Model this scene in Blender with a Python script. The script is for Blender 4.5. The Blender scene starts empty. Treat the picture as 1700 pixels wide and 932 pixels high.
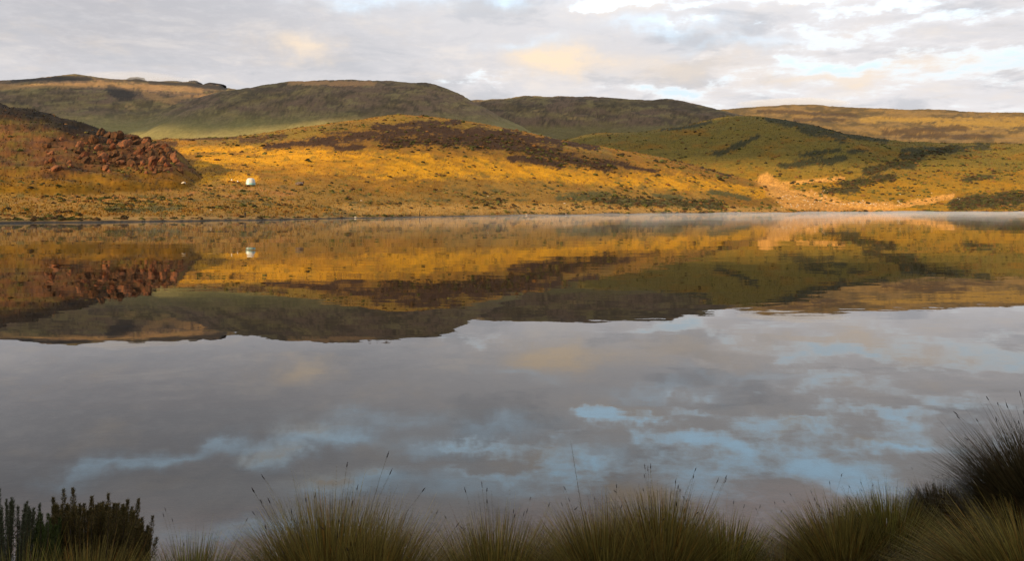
import bpy, bmesh, math, random
import numpy as np
from mathutils import Vector, Matrix

random.seed(7)
RNG = np.random.default_rng(11)
sc = bpy.context.scene
COL = sc.collection

# ------------------------------------------------------------------ camera
W, H = 1700.0, 932.0          # photograph
F = 1334.0                    # focal length in photograph pixels
HY = 348.0                    # row of the true horizon
EYE = 3.0                     # metres above the lake
cam_d = bpy.data.cameras.new('camera')
cam = bpy.data.objects.new('camera', cam_d); COL.objects.link(cam)
cam.location = (0, 0, EYE)
cam.rotation_euler = (math.radians(90), 0, 0)
cam_d.sensor_width = 36.0
cam_d.lens = 36.0 * F / W
cam_d.shift_y = (HY - H / 2) / W
cam_d.clip_start = 0.05
cam_d.clip_end = 60000
sc.camera = cam

# ------------------------------------------------------------------ light
SUN_EL = math.radians(17.0)
SUN_AZ = math.radians(224.0)       # compass style: 0 = +Y (view direction), clockwise
SUN_DIR = Vector((math.sin(SUN_AZ) * math.cos(SUN_EL), math.cos(SUN_AZ) * math.cos(SUN_EL), math.sin(SUN_EL)))
sun_d = bpy.data.lights.new('sun', 'SUN')
sun_d.energy = 5.0
sun_d.angle = math.radians(0.6)
sun_d.color = (1.0, 0.72, 0.40)
sun = bpy.data.objects.new('sun', sun_d); COL.objects.link(sun)
sun.rotation_euler = SUN_DIR.to_track_quat('Z', 'Y').to_euler()

EXPOSURE = 0.75
sc.view_settings.view_transform = 'Standard'
sc.view_settings.look = 'None'
sc.view_settings.gamma = 1.0
sc.view_settings.exposure = EXPOSURE
sc.view_settings.use_curve_mapping = False
sc.cycles.max_bounces = 8
sc.cycles.transparent_max_bounces = 12
sc.cycles.volume_bounces = 0
sc.cycles.caustics_reflective = False
sc.cycles.caustics_refractive = False
sc.cycles.use_denoising = True


class NT:
    """small helper for writing node trees"""
    def __init__(self, tree):
        self.t = tree; self.n = tree.nodes; self.l = tree.links
    def node(self, kind, **kw):
        nd = self.n.new(kind)
        for k, v in kw.items():
            setattr(nd, k, v)
        return nd
    def link(self, a, b):
        self.l.new(a, b)
    def put(self, sock, v):
        if hasattr(v, 'is_linked'):
            self.l.new(v, sock)
        else:
            sock.default_value = v
    def math(self, op, a, b=0.0, c=None, clamp=False):
        nd = self.n.new('ShaderNodeMath'); nd.operation = op; nd.use_clamp = clamp
        self.put(nd.inputs[0], a); self.put(nd.inputs[1], b)
        if c is not None:
            self.put(nd.inputs[2], c)
        return nd.outputs[0]
    def mix(self, f, a, b, blend='MIX'):
        nd = self.n.new('ShaderNodeMix'); nd.data_type = 'RGBA'; nd.blend_type = blend
        nd.clamp_factor = True
        self.put(nd.inputs[0], f)
        for s, v in ((nd.inputs[6], a), (nd.inputs[7], b)):
            if isinstance(v, tuple) and len(v) == 3:
                v = v + (1.0,)
            self.put(s, v)
        return nd.outputs[2]
    def ramp(self, v, lo, hi):
        nd = self.n.new('ShaderNodeMapRange'); nd.interpolation_type = 'SMOOTHSTEP'
        self.put(nd.inputs[0], v)
        nd.inputs[1].default_value = lo; nd.inputs[2].default_value = hi
        nd.inputs[3].default_value = 0.0; nd.inputs[4].default_value = 1.0
        return nd.outputs[0]
    def noise(self, vec, scale, detail=4.0, rough=0.5, dist=0.0):
        nd = self.n.new('ShaderNodeTexNoise'); nd.noise_dimensions = '3D'
        if vec is not None:
            self.link(vec, nd.inputs['Vector'])
        nd.inputs['Scale'].default_value = scale
        nd.inputs['Detail'].default_value = detail
        nd.inputs['Roughness'].default_value = rough
        nd.inputs['Distortion'].default_value = dist
        return nd


# ------------------------------------------------------------------ sky
world = bpy.data.worlds.new('World'); sc.world = world
world.use_nodes = True
w = NT(world.node_tree); w.n.clear()
SKY_STRENGTH = 0.1
UNIT = 1.0 / (SKY_STRENGTH * 2 ** EXPOSURE)     # 1.0 of finished picture brightness
tc = w.node('ShaderNodeTexCoord')
sky = w.node('ShaderNodeTexSky', sky_type='NISHITA')
sky.sun_disc = False
sky.sun_elevation = SUN_EL
sky.sun_rotation = SUN_AZ
sky.altitude = 3400
sky.air_density = 1.0
sky.dust_density = 0.6
sky.ozone_density = 1.5
sx = w.node('ShaderNodeSeparateXYZ'); w.link(tc.outputs['Generated'], sx.inputs[0])
dx, dy, dz = sx.outputs
az0 = w.math('ARCTAN2', dx, dy)
el0 = w.math('ARCSINE', dz)
zz = w.math('ADD', w.math('MAXIMUM', dz, 0.0), 0.11)
cx = w.math('DIVIDE', dx, zz); cy = w.math('DIVIDE', dy, zz)
cc = w.node('ShaderNodeCombineXYZ'); w.link(cx, cc.inputs[0]); w.link(cy, cc.inputs[1])
warp = w.noise(cc.outputs[0], 1.9, 5.0, 0.6)
wsep = w.node('ShaderNodeSeparateColor'); w.link(warp.outputs['Color'], wsep.inputs[0])
warp2 = w.noise(tc.outputs['Generated'], 16.0, 4.0, 0.6)
wsep2 = w.node('ShaderNodeSeparateColor'); w.link(warp2.outputs['Color'], wsep2.inputs[0])
az = w.math('ADD', az0, w.math('ADD', w.math('MULTIPLY_ADD', wsep.outputs[0], 0.16, -0.08), w.math('MULTIPLY_ADD', wsep2.outputs[0], 0.18, -0.09)))
el = w.math('ADD', el0, w.math('ADD', w.math('MULTIPLY_ADD', wsep.outputs[1], 0.05, -0.025), w.math('MULTIPLY_ADD', wsep2.outputs[1], 0.05, -0.025)))


def blobs(lst):
    """sum of soft patches; each given where it is seen in the sky: column, row, half width, half height, weight"""
    tot = None
    for (px, py, rx, ry, wt) in lst:
        u = (px - W / 2) / F; v = (HY - py) / F
        a = math.atan(u); e = math.atan(v / math.sqrt(1 + u * u))
        da = w.math('MULTIPLY_ADD', az, F / rx, -a * F / rx)
        de = w.math('MULTIPLY_ADD', el, F / ry, -e * F / ry)
        r2 = w.math('MULTIPLY_ADD', da, da, w.math('MULTIPLY', de, de))
        g = w.math('POWER', 2.71828, w.math('MULTIPLY', r2, -1.0))
        tot = w.math('MULTIPLY', g, wt) if tot is None else w.math('MULTIPLY_ADD', g, wt, tot)
    return tot


n_cov = w.noise(cc.outputs[0], 0.85, 7.0, 0.58, 0.3).outputs[0]
n_det = w.noise(cc.outputs[0], 3.4, 7.0, 0.64).outputs[0]
n_fine = w.noise(cc.outputs[0], 10.0, 6.0, 0.7).outputs[0]
n_shade = w.noise(cc.outputs[0], 0.6, 5.0, 0.55).outputs[0]
cov_b = blobs([
    (120, 60, 520, 150, 0.45), (250, -60, 420, 80, 0.4), (1050, 70, 260, 60, 0.25), (700, 40, 260, 70, 0.25),
    (800, 130, 75, 16, -0.42), (575, 105, 90, 9, -0.12), (1020, 8, 70, 12, -0.36), (1150, 38, 30, 8, -0.25), (1140, 92, 40, 6, -0.22),
    (1130, 148, 110, 10, -0.25), (1320, 92, 45, 7, -0.28), (1400, 60, 60, 18, -0.22), (1560, 135, 260, 20, -0.24), (1650, 90, 120, 16, -0.2),
    (1420, 102, 90, 9, -0.3), (1590, 25, 110, 14, -0.2), (1050, 15, 90, 10, -0.2),
    (740, -38, 120, 13, -0.5), (1000, 6, 60, 17, -0.36), (640, 10, 60, 8, -0.25), (660, -80, 90, 10, -0.3),
    (1130, -32, 85, 14, -0.42), (910, -80, 75, 34, -0.42), (1240, -60, 40, 36, -0.26), (1500, -50, 60, 10, -0.36),
    (1480, 0, 100, 9, -0.3), (1400, -92, 70, 34, -0.36), (1310, -10, 90, 8, -0.25), (800, -92, 60, 8, -0.25), (1050, 40, 50, 8, -0.2), (1180, 10, 50, 8, -0.2),
])
cov = w.math('ADD', w.math('ADD', w.math('MULTIPLY', n_cov, 0.8), w.math('MULTIPLY_ADD', n_fine, 0.42, w.math('MULTIPLY_ADD', n_det, 1.0, -0.21))), w.math('SUBTRACT', cov_b, w.math('MULTIPLY_ADD', w.ramp(el0, 0.10, 0.22), 0.06, -0.05)))
cloud = w.ramp(cov, 0.47, 0.90)
rim = w.math('MULTIPLY', w.ramp(cov, 0.50, 0.66), w.ramp(cov, 0.86, 0.68))      # bright thin edges of the clouds
tone = w.noise(cc.outputs[0], 2.1, 6.0, 0.62, 0.4).outputs[0]
thick = w.ramp(cov, 0.74, 1.08)
warm_b = blobs([
    (922, 103, 70, 22, 1.3), (490, 75, 60, 20, 0.8), (1110, 108, 110, 18, 0.45), (1350, 120, 130, 12, 0.35), (1540, 112, 160, 14, 0.4),
    (430, -54, 24, 14, 1.0), (510, -20, 40, 8, 0.6), (545, -108, 55, 13, 1.1), (1010, 20, 60, 8, 0.4), (1310, -12, 50, 6, 0.9), (1500, -42, 50, 5, 0.8),
    (1060, -118, 60, 14, 0.9), (400, -190, 90, 9, 0.7), (900, -60, 60, 14, 0.4),
])
warm = w.math('MULTIPLY', warm_b, w.math('MULTIPLY_ADD', n_det, 1.2, 0.3), clamp=True)
U = lambda c: tuple(x * UNIT for x in c)
c_light = U((0.90, 0.86, 0.86)); c_grey = U((0.75, 0.73, 0.75)); c_dark = U((1.02, 1.0, 1.01)); c_deck = U((0.53, 0.515, 0.54)); c_warm = U((1.05, 0.84, 0.62))
ccol = w.mix(thick, c_light, c_grey)
ccol = w.mix(w.math('MULTIPLY', w.ramp(n_shade, 0.42, 0.66), 0.45), ccol, c_light)
high = w.ramp(el0, 0.19, 0.33)                     # overhead the deck is thinner and brighter
ccol = w.mix(w.math('MULTIPLY', high, w.math('MULTIPLY_ADD', n_det, 1.6, -0.2), clamp=True), ccol, c_dark)
deck = w.math('MULTIPLY', blobs([(120, 20, 480, 110, 0.9), (60, -120, 500, 70, 0.6)]), w.math('MULTIPLY_ADD', n_shade, 0.8, 0.6), clamp=True)
ccol = w.mix(deck, ccol, c_deck)                   # one heavy grey sheet
ccol = w.mix(w.math('MULTIPLY', w.ramp(n_det, 0.5, 0.72), 0.18), ccol, c_warm)
ccol = w.mix(w.math('MULTIPLY', w.ramp(n_fine, 0.42, 0.7), 0.2), ccol, c_light)
ccol = w.mix(w.math('MULTIPLY', w.ramp(tone, 0.50, 0.34), w.math('MULTIPLY_ADD', deck, -0.35, 0.52)), ccol, U((0.47, 0.49, 0.54)))
ccol = w.mix(w.math('MULTIPLY', w.ramp(tone, 0.52, 0.70), w.math('MULTIPLY_ADD', deck, -0.3, 0.6)), ccol, U((0.95, 0.86, 0.79)))
ccol = w.mix(w.math('MULTIPLY', rim, 0.65), ccol, U((1.12, 1.08, 1.04)))
ccol = w.mix(warm, ccol, c_warm)
skyc = w.mix(0.8, sky.outputs[0], U((1.45, 2.15, 2.70)))           # high thin haze pales the blue
low = w.ramp(el0, 0.32, 0.13)
skyc = w.mix(w.math('MULTIPLY', low, 0.97), skyc, U((0.76, 0.90, 0.99)))   # thin bright veil low in the sky
thin = blobs([(540, -24, 70, 12, 0.7), (430, -36, 50, 10, 0.3), (320, -50, 60, 11, 0.45), (215, -68, 60, 13, 0.4), (150, -95, 40, 20, 0.4), (440, -60, 30, 18, 0.5),
              (600, -108, 90, 16, 0.6), (430, -192, 150, 16, 0.75), (700, -45, 90, 14, 0.4), (640, 5, 70, 12, 0.3), (880, 70, 50, 10, 0.25), (820, -15, 90, 12, 0.35),
              (780, -110, 80, 16, 0.45), (980, -55, 60, 14, 0.35), (1120, 45, 70, 10, 0.35), (1250, 70, 90, 10, 0.3)])
thin = w.math('MULTIPLY', thin, w.math('MULTIPLY_ADD', n_fine, 1.8, 0.1), clamp=True)     # worn places in the sheet
cloudf = w.math('MAXIMUM', w.math('MULTIPLY', cloud, w.math('MULTIPLY_ADD', thin, -0.85, 0.97)), w.math('MULTIPLY', warm, 0.9))
final = w.mix(cloudf, skyc, ccol)
bg = w.node('ShaderNodeBackground'); w.link(final, bg.inputs[0]); bg.inputs[1].default_value = SKY_STRENGTH
wo = w.node('ShaderNodeOutputWorld'); w.link(bg.outputs[0], wo.inputs[0])


# ------------------------------------------------------------------ helpers
def link(o, parent=None):
    COL.objects.link(o)
    if parent is not None:
        o.parent = parent
    return o


def tag(o, label=None, cat=None, group=None, kind=None):
    if label: o['label'] = label
    if cat: o['category'] = cat
    if group: o['group'] = group
    if kind: o['kind'] = kind
    return o


def np_mesh(name, verts, faces, smooth=True, colors=None):
    """mesh from numpy arrays; faces is (n,3) or (n,4)"""
    me = bpy.data.meshes.new(name)
    verts = np.asarray(verts, dtype=np.float32); faces = np.asarray(faces, dtype=np.int32)
    k = faces.shape[1]
    me.vertices.add(len(verts)); me.vertices.foreach_set('co', verts.ravel())
    me.loops.add(faces.size); me.loops.foreach_set('vertex_index', faces.ravel())
    me.polygons.add(len(faces))
    me.polygons.foreach_set('loop_start', np.arange(0, faces.size, k, dtype=np.int32))
    try:
        me.polygons.foreach_set('loop_total', np.full(len(faces), k, dtype=np.int32))
    except Exception:
        pass
    me.polygons.foreach_set('use_smooth', np.full(len(faces), smooth, dtype=bool))
    if colors is not None:
        at = me.color_attributes.new('cover', 'FLOAT_COLOR', 'POINT')
        c4 = np.ones((len(verts), 4), dtype=np.float32); c4[:, :3] = colors
        at.data.foreach_set('color', c4.ravel())
    me.update(calc_edges=True)
    me.validate()
    return me


_perm = RNG.permutation(512)
_perm = np.concatenate([_perm, _perm, _perm])
_gr = RNG.uniform(0, 2 * np.pi, 512); _gx, _gy = np.cos(_gr), np.sin(_gr)


def perlin(x, y):
    xi = np.floor(x).astype(int); yi = np.floor(y).astype(int)
    xf = x - xi; yf = y - yi
    xi &= 511; yi &= 511
    def g(ix, iy, fx, fy):
        h = _perm[_perm[ix & 511] + (iy & 511)]
        return _gx[h] * fx + _gy[h] * fy
    u = xf * xf * xf * (xf * (xf * 6 - 15) + 10); v = yf * yf * yf * (yf * (yf * 6 - 15) + 10)
    a = g(xi, yi, xf, yf); b = g(xi + 1, yi, xf - 1, yf)
    c = g(xi, yi + 1, xf, yf - 1); d = g(xi + 1, yi + 1, xf - 1, yf - 1)
    return ((a + (b - a) * u) * (1 - v) + (c + (d - c) * u) * v) * 1.5


def fbm(x, y, octaves=5, gain=0.5):
    s = 0.0; a = 1.0; f = 1.0; t = 0.0
    for k in range(octaves):
        s = s + a * perlin(x * f + 17.3 * k, y * f - 9.1 * k); t += a
        a *= gain; f *= 2.03
    return s / t


def sstep(x, a, b):
    t = np.clip((x - a) / (b - a), 0, 1)
    return t * t * (3 - 2 * t)


# ------------------------------------------------------------------ materials
def ground_mat(name, fine=(0.6, 3.0), amount=0.5, bump=0.25, mul=1.0):
    m = bpy.data.materials.new(name); m.use_nodes = True
    t = NT(m.node_tree); t.n.clear()
    geo = t.node('ShaderNodeNewGeometry')
    at = t.node('ShaderNodeVertexColor', layer_name='cover')
    n1 = t.noise(geo.outputs['Position'], fine[0], 5.0, 0.65)
    n2 = t.noise(geo.outputs['Position'], fine[1], 3.0, 0.6)
    k = t.math('ADD', t.math('MULTIPLY_ADD', n1.outputs[0], 2.2 * amount, 1.0 - 1.1 * amount),
               t.math('MULTIPLY_ADD', n2.outputs[0], 1.2 * amount, -0.6 * amount))
    n0 = t.noise(geo.outputs['Position'], fine[0] * 0.22, 4.0, 0.7)
    k = t.math('ADD', k, t.math('MULTIPLY_ADD', n0.outputs[0], 1.4 * amount, -0.7 * amount))
    k = t.math('MAXIMUM', t.math('MULTIPLY', k, mul), 0.12)
    vm = t.node('ShaderNodeVectorMath', operation='SCALE'); t.link(at.outputs[0], vm.inputs[0]); t.link(k, vm.inputs[3])
    b = t.node('ShaderNodeBsdfPrincipled')
    t.link(vm.outputs[0], b.inputs['Base Color'])
    b.inputs['Roughness'].default_value = 0.95
    b.inputs['Specular IOR Level'].default_value = 0.08
    bp = t.node('ShaderNodeBump'); bp.inputs['Strength'].default_value = bump
    bp.inputs['Distance'].default_value = 0.6
    t.link(n1.outputs[0], bp.inputs['Height']); t.link(bp.outputs[0], b.inputs['Normal'])
    o = t.node('ShaderNodeOutputMaterial'); t.link(b.outputs[0], o.inputs[0])
    return m


def leaf_mat(name, transl=0.35):
    m = bpy.data.materials.new(name); m.use_nodes = True
    t = NT(m.node_tree); t.n.clear()
    at = t.node('ShaderNodeVertexColor', layer_name='cover')
    d = t.node('ShaderNodeBsdfPrincipled'); t.link(at.outputs[0], d.inputs['Base Color'])
    d.inputs['Roughness'].default_value = 0.6; d.inputs['Specular IOR Level'].default_value = 0.15
    tr = t.node('ShaderNodeBsdfTranslucent'); t.link(at.outputs[0], tr.inputs[0])
    mx = t.node('ShaderNodeMixShader'); mx.inputs[0].default_value = transl
    t.link(d.outputs[0], mx.inputs[1]); t.link(tr.outputs[0], mx.inputs[2])
    o = t.node('ShaderNodeOutputMaterial'); t.link(mx.outputs[0], o.inputs[0])
    return m


def plain_mat(name, col, rough=0.8, var=0.3, scale=3.0, spec=0.2, transl=0.0, col2=None, bump=0.0):
    m = bpy.data.materials.new(name); m.use_nodes = True
    t = NT(m.node_tree); t.n.clear()
    geo = t.node('ShaderNodeTexCoord')
    n = t.noise(geo.outputs['Object'], scale, 5.0, 0.65)
    c2 = col2 or tuple(x * (1 - var) for x in col)
    c = t.mix(t.ramp(n.outputs[0], 0.35, 0.65), c2, tuple(x * (1 + var * 0.5) for x in col))
    b = t.node('ShaderNodeBsdfPrincipled'); t.link(c, b.inputs['Base Color'])
    b.inputs['Roughness'].default_value = rough; b.inputs['Specular IOR Level'].default_value = spec
    if bump:
        bp = t.node('ShaderNodeBump'); bp.inputs['Strength'].default_value = bump; bp.inputs['Distance'].default_value = 0.2
        t.link(n.outputs[0], bp.inputs['Height']); t.link(bp.outputs[0], b.inputs['Normal'])
    o = t.node('ShaderNodeOutputMaterial')
    if transl:
        tr = t.node('ShaderNodeBsdfTranslucent'); t.link(c, tr.inputs[0])
        mx = t.node('ShaderNodeMixShader'); mx.inputs[0].default_value = transl
        t.link(b.outputs[0], mx.inputs[1]); t.link(tr.outputs[0], mx.inputs[2]); t.link(mx.outputs[0], o.inputs[0])
    else:
        t.link(b.outputs[0], o.inputs[0])
    return m


M_HILL = ground_mat('hill_vegetation', (0.16, 1.1), 0.55, 0.5)
M_BUSH = ground_mat('bush_foliage', (1.6, 6.0), 0.5, 0.4)
M_GROUND = ground_mat('bank_soil', (3.0, 14.0), 0.5, 0.5)
M_GRASS = leaf_mat('grass_blade', 0.35)
M_HEATH = leaf_mat('heath_leaf', 0.2)
M_SEED = plain_mat('seed_head', (0.022, 0.015, 0.012), 0.8)
M_STALK = plain_mat('seed_stalk', (0.10, 0.075, 0.035), 0.7)
M_STEM = plain_mat('woody_stem', (0.05, 0.035, 0.025), 0.9)
M_ROCK_RED = plain_mat('red_rock', (0.125, 0.040, 0.018), 0.95, 0.4, 1.3, 0.05, col2=(0.055, 0.032, 0.018), bump=1.0)
M_ROCK_PALE = plain_mat('pale_rock', (0.50, 0.43, 0.33), 0.9, 0.4, 1.5, 0.1, bump=0.4)
M_ROCK_GREY = plain_mat('grey_rock', (0.16, 0.115, 0.09), 0.9, 0.5, 1.2, 0.1, bump=0.5)
M_CRAG = plain_mat('crag_rock', (0.035, 0.033, 0.035), 0.95, 0.4, 0.05, 0.05)

# ------------------------------------------------------------------ terrain
def table(pts, sigma=6.0):
    xs = np.arange(-1600, 3301, 2.0)
    p = np.array(pts, float)
    v = np.interp(xs, p[:, 0], p[:, 1])
    if sigma > 0:
        r = int(sigma * 3 / 2) + 1
        k = np.exp(-0.5 * (np.arange(-r, r + 1) * 2 / sigma) ** 2); k /= k.sum()
        v = np.convolve(np.pad(v, r, mode='edge'), k, mode='valid')
    return lambda q: np.interp(q, xs, v)


SHORE_Y = table([(-1600, 400), (-600, 384), (0, 371), (200, 369), (410, 366), (590, 362.2), (700, 360.3), (850, 358), (1000, 356.5),
                 (1180, 355), (1300, 353.7), (1450, 352.6), (1700, 352.6), (2400, 354), (3300, 362)], 25)
_sq = np.arange(-1600, 3301, 4.0)
_sw = np.array(fbm(_sq / 55.0, _sq * 0 + 2.7, 4, 0.6))
def shore_depth(px):
    d = EYE * F / (SHORE_Y(px) - HY)
    return d * (1 + 0.05 * np.interp(px, _sq, _sw))      # small bays and points


class Hill:
    def __init__(self, ridge, depth, front, front_z, back, back_z=10.0, p=1.25, sigma=6, rough=1.0):
        self.y = table(ridge, sigma); self.d = table(depth, 30); self.f = table(front, 30)
        self.fz = table(front_z, 30) if isinstance(front_z, list) else (lambda q, v=front_z: np.full(np.shape(q), float(v)))
        self.b = back; self.bz = back_z; self.p = p; self.ys = table(ridge, 45)
    def z(self, px, Y):
        Yr = self.d(px); Zr = EYE + (HY - self.y(px)) / F * Yr
        Yf = self.f(px); Zf = self.fz(px)
        t = np.clip((Y - Yf) / np.maximum(Yr - Yf, 1), 0, 1)
        s = 0.55 * t ** self.p + 0.45 * np.sin(t * np.pi / 2) ** 2
        Zs = EYE + (HY - self.ys(px)) / F * Yr          # crags and notches belong to the crest, not to the slope below
        q = sstep(t, 0.80, 0.985)
        front = Zf + (Zs + (Zr - Zs) * q - Zf) * s
        tb = np.clip((Y - Yr) / (self.b * Yr), 0, 1)
        back = Zr + (np.minimum(self.bz, Zr - 5) - Zr) * (tb * tb * (3 - 2 * tb))
        zz = np.where(Y < Yr, front, back)
        zz = np.where(Y < Yf, Zf - (Yf - Y) * 0.5, zz)
        return zz


HILLS = dict(
    gold=Hill([(-1600, 215), (-400, 225), (200, 236), (300, 231), (400, 227), (450, 221), (550, 204), (620, 194), (670, 189), (720, 192), (780, 201),
               (850, 214), (920, 229), (1000, 243), (1100, 262), (1200, 287), (1280, 309), (1340, 328), (1400, 347), (1500, 356), (3300, 360)],
              [(-1600, 560), (0, 600), (300, 640), (670, 760), (1000, 860), (1200, 900), (1400, 930), (3300, 950)],
              [(-1600, 150), (0, 175), (410, 223), (590, 288), (850, 402), (1000, 473), (1180, 575), (1300, 730), (1450, 890), (3300, 890)],
              0.7, 0.55, 30.0, 1.0),
    near=Hill([(-1600, 60), (-600, 110), (-200, 145), (0, 174), (60, 185), (120, 202), (180, 219), (225, 227), (255, 233), (285, 247), (308, 264), (322, 280), (345, 304), (380, 335), (430, 362), (3300, 362)],
              [(-1600, 520), (0, 430), (200, 400), (320, 350), (3300, 350)],
              [(-1600, 180), (0, 250), (100, 262), (200, 285), (300, 305), (350, 315), (3300, 320)],
              [(-1600, 6), (0, 9), (200, 12), (320, 14), (370, 2), (420, -14), (3300, -14)], 0.45, 15.0, 0.85, 4),
    right=Hill([(-1600, 330), (850, 262), (930, 236), (985, 221), (1050, 214), (1130, 207), (1170, 198), (1205, 191), (1245, 190), (1290, 195), (1340, 203),
                (1400, 214), (1460, 225), (1540, 232), (1620, 236), (1700, 239), (2000, 232), (3300, 220)],
               [(-1600, 1750), (900, 1750), (1200, 1650), (1400, 1550), (1700, 1500), (3300, 1300)],
               [(-1600, 1100), (900, 1080), (1100, 1020), (1250, 960), (1350, 920), (1500, 935), (1700, 900), (3300, 890)],
               [(-1600, 20), (900, 35), (1100, 28), (1250, 14), (1350, 6), (1500, 4), (1700, 1), (3300, 1)], 0.5, 60.0, 0.95),
    big=Hill([(-1600, 330), (100, 240), (200, 205), (290, 172), (360, 152), (400, 146), (440, 139.5), (480, 133.5), (520, 131.5), (560, 131.5), (620, 133.5),
              (700, 138), (722, 141), (745, 149), (770, 160), (800, 178), (830, 193), (870, 211), (900, 222), (950, 238), (1050, 262), (1300, 320), (3300, 340)],
             [(-1600, 2300), (300, 2350), (560, 2200), (870, 2000), (1100, 1950), (3300, 1900)],
             [(-1600, 1050), (300, 1100), (700, 1150), (1000, 1250), (3300, 1300)], 40.0, 0.5, 120.0, 1.15, 4),
    craggy=Hill([(-1600, 110), (-400, 132), (-100, 140), (0, 135), (60, 131), (100, 126), (125, 123.5), (148, 127), (175, 131.5), (215, 132), (222, 129.5), (233, 130.5), (243, 134),
                 (270, 134), (300, 136), (312, 135), (324, 135.5), (332, 140), (346, 140), (352, 138.8), (366, 139.2), (372, 146), (392, 148.5), (430, 150), (520, 160), (800, 220), (1300, 320), (3300, 340)],
                [(-1600, 3100), (0, 3200), (400, 3300), (3300, 3300)],
                [(-1600, 1100), (0, 1150), (400, 1350), (3300, 1500)], 45.0, 0.4, 150.0, 1.0, 2),
    middle=Hill([(-1600, 330), (500, 260), (690, 190), (740, 172), (785, 165.5), (830, 163.5), (850, 161), (870, 157.5), (890, 158.5), (915, 160.5), (930, 158.8), (1000, 161), (1060, 165), (1085, 166),
                 (1098, 163.5), (1112, 163), (1135, 167), (1160, 172.5), (1190, 180), (1215, 188), (1260, 199), (1350, 222), (1600, 290), (3300, 340)],
                [(-1600, 3600), (800, 3600), (1200, 3400), (3300, 3300)],
                [(-1600, 2100), (800, 2150), (1200, 2050), (3300, 2050)], 105.0, 0.4, 150.0, 0.9, 4),
    plateau=Hill([(-1600, 330), (900, 215), (1100, 190), (1200, 182.5), (1260, 179), (1300, 175.5), (1330, 175), (1370, 177.5), (1450, 182), (1500, 184), (1560, 184), (1620, 188), (1700, 190.5), (2000, 190), (3300, 180)],
                 [(-1600, 6200), (1200, 6200), (1700, 5600), (3300, 5200)],
                 [(-1600, 2900), (1200, 2900), (1500, 2500), (1700, 2300), (3300, 2200)], 150.0, 0.3, 300.0, 0.8, 8),
)
HNAMES = list(HILLS)


def terrain(px, Y, want_id=False):
    px = np.asarray(px, float); Y = np.asarray(Y, float)
    X = (px - W / 2) / F * Y
    Ys = shore_depth(px)
    zs = np.stack([h.z(px, Y) for h in HILLS.values()])
    # soft maximum, width growing with distance
    k = np.clip(Y * 0.004, 0.6, 14.0)
    mx = zs.max(0)
    z = mx + k * np.log(np.exp(np.clip((zs - mx) / k, -40, 0)).sum(0)) * 0.6
    land = Y - Ys
    # relief: broad folds, gullies running down the slopes, hummocks
    a1 = sstep(land, 20, 400)
    far = sstep(Y, 900, 2600)
    rid = 1 - np.abs(fbm(X / 330 + 3, Y / 900, 4)) * 2
    z = z + a1 * (1 - far) * (fbm(X / 120, Y / 160, 4) * 3.2 + fbm(X / 30, Y / 40, 3) * 0.9)
    z = z + far * (fbm(X / 520 + 7, Y / 620, 5, 0.55) * 40 - (rid ** 3) * 16) * (1 - 0.8 * sstep(z / Y, 0.09, 0.15))
    z = z + far * fbm(X / 60, Y / 60, 4, 0.6) * 5.0
    z = z + sstep(land, 2, 40) * fbm(X / 7, Y / 8, 3) * 0.35
    near_hill = sstep(zs[1] - np.delete(zs, 1, 0).max(0), -2, 4)
    z = z + near_hill * fbm(X / 16 + 4, Y / 13, 4) * 2.6
    # shore: a low cut bank, then the lake bed
    bank = 0.12 + 0.45 * sstep(land, 0.0, 2.5) * sstep(-(px - 1250), -60, 120)
    z = np.maximum(z, bank)
    z = bank + (z - bank) * sstep(land, 0, 25)
    z = np.where(land < 0, -np.minimum(2.8, -land * 0.12) - 0.02 + 0.14 * sstep(land, -0.6, 0), z)
    if want_id:
        return z, zs.argmax(0), land
    return z


YG = np.concatenate([np.geomspace(174, 9000, 2200)])
def ground_at(px, y):
    """the first point of the land seen at column px, row y of the photograph"""
    Ys = float(shore_depth(np.array([px]))[0])
    yy = YG[YG > Ys + 0.3]
    z = terrain(np.full(yy.shape, px), yy)
    row = HY - (z - EYE) / yy * F
    k = np.argmax(row <= y)
    Y = yy[k]; return Vector(((px - W / 2) / F * Y, Y, z[k]))


def caps(px, y, lst, wob):
    """soft mask from strokes given as x1, y1, x2, y2, radius in photograph pixels"""
    m = np.zeros(np.shape(px))
    for (x1, y1, x2, y2, r) in lst:
        vx, vy = x2 - x1, y2 - y1
        t = np.clip(((px - x1) * vx + (y - y1) * vy) / (vx * vx + vy * vy + 1e-6), 0, 1)
        ddx = px - (x1 + t * vx); ddy = (y - (y1 + t * vy)) * 1.25
        d = np.sqrt(ddx * ddx + ddy * ddy) / r + wob
        m = np.maximum(m, 1 - sstep(d, 0.55, 1.25))
    return m


C = lambda *a: np.array(a, float)
GOLD, OCHRE, OLIVE, GREEN = C(.45, .21, .006), C(.30, .135, .010), C(.155, .10, .010), C(.14, .115, .018)
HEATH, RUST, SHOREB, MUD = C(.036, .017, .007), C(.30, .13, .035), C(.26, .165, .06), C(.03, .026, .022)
FARB, FAROL, TAN = C(.125, .082, .050), C(.150, .112, .045), C(.36, .22, .09)
DARKGREEN = C(.055, .055, .018)


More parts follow.
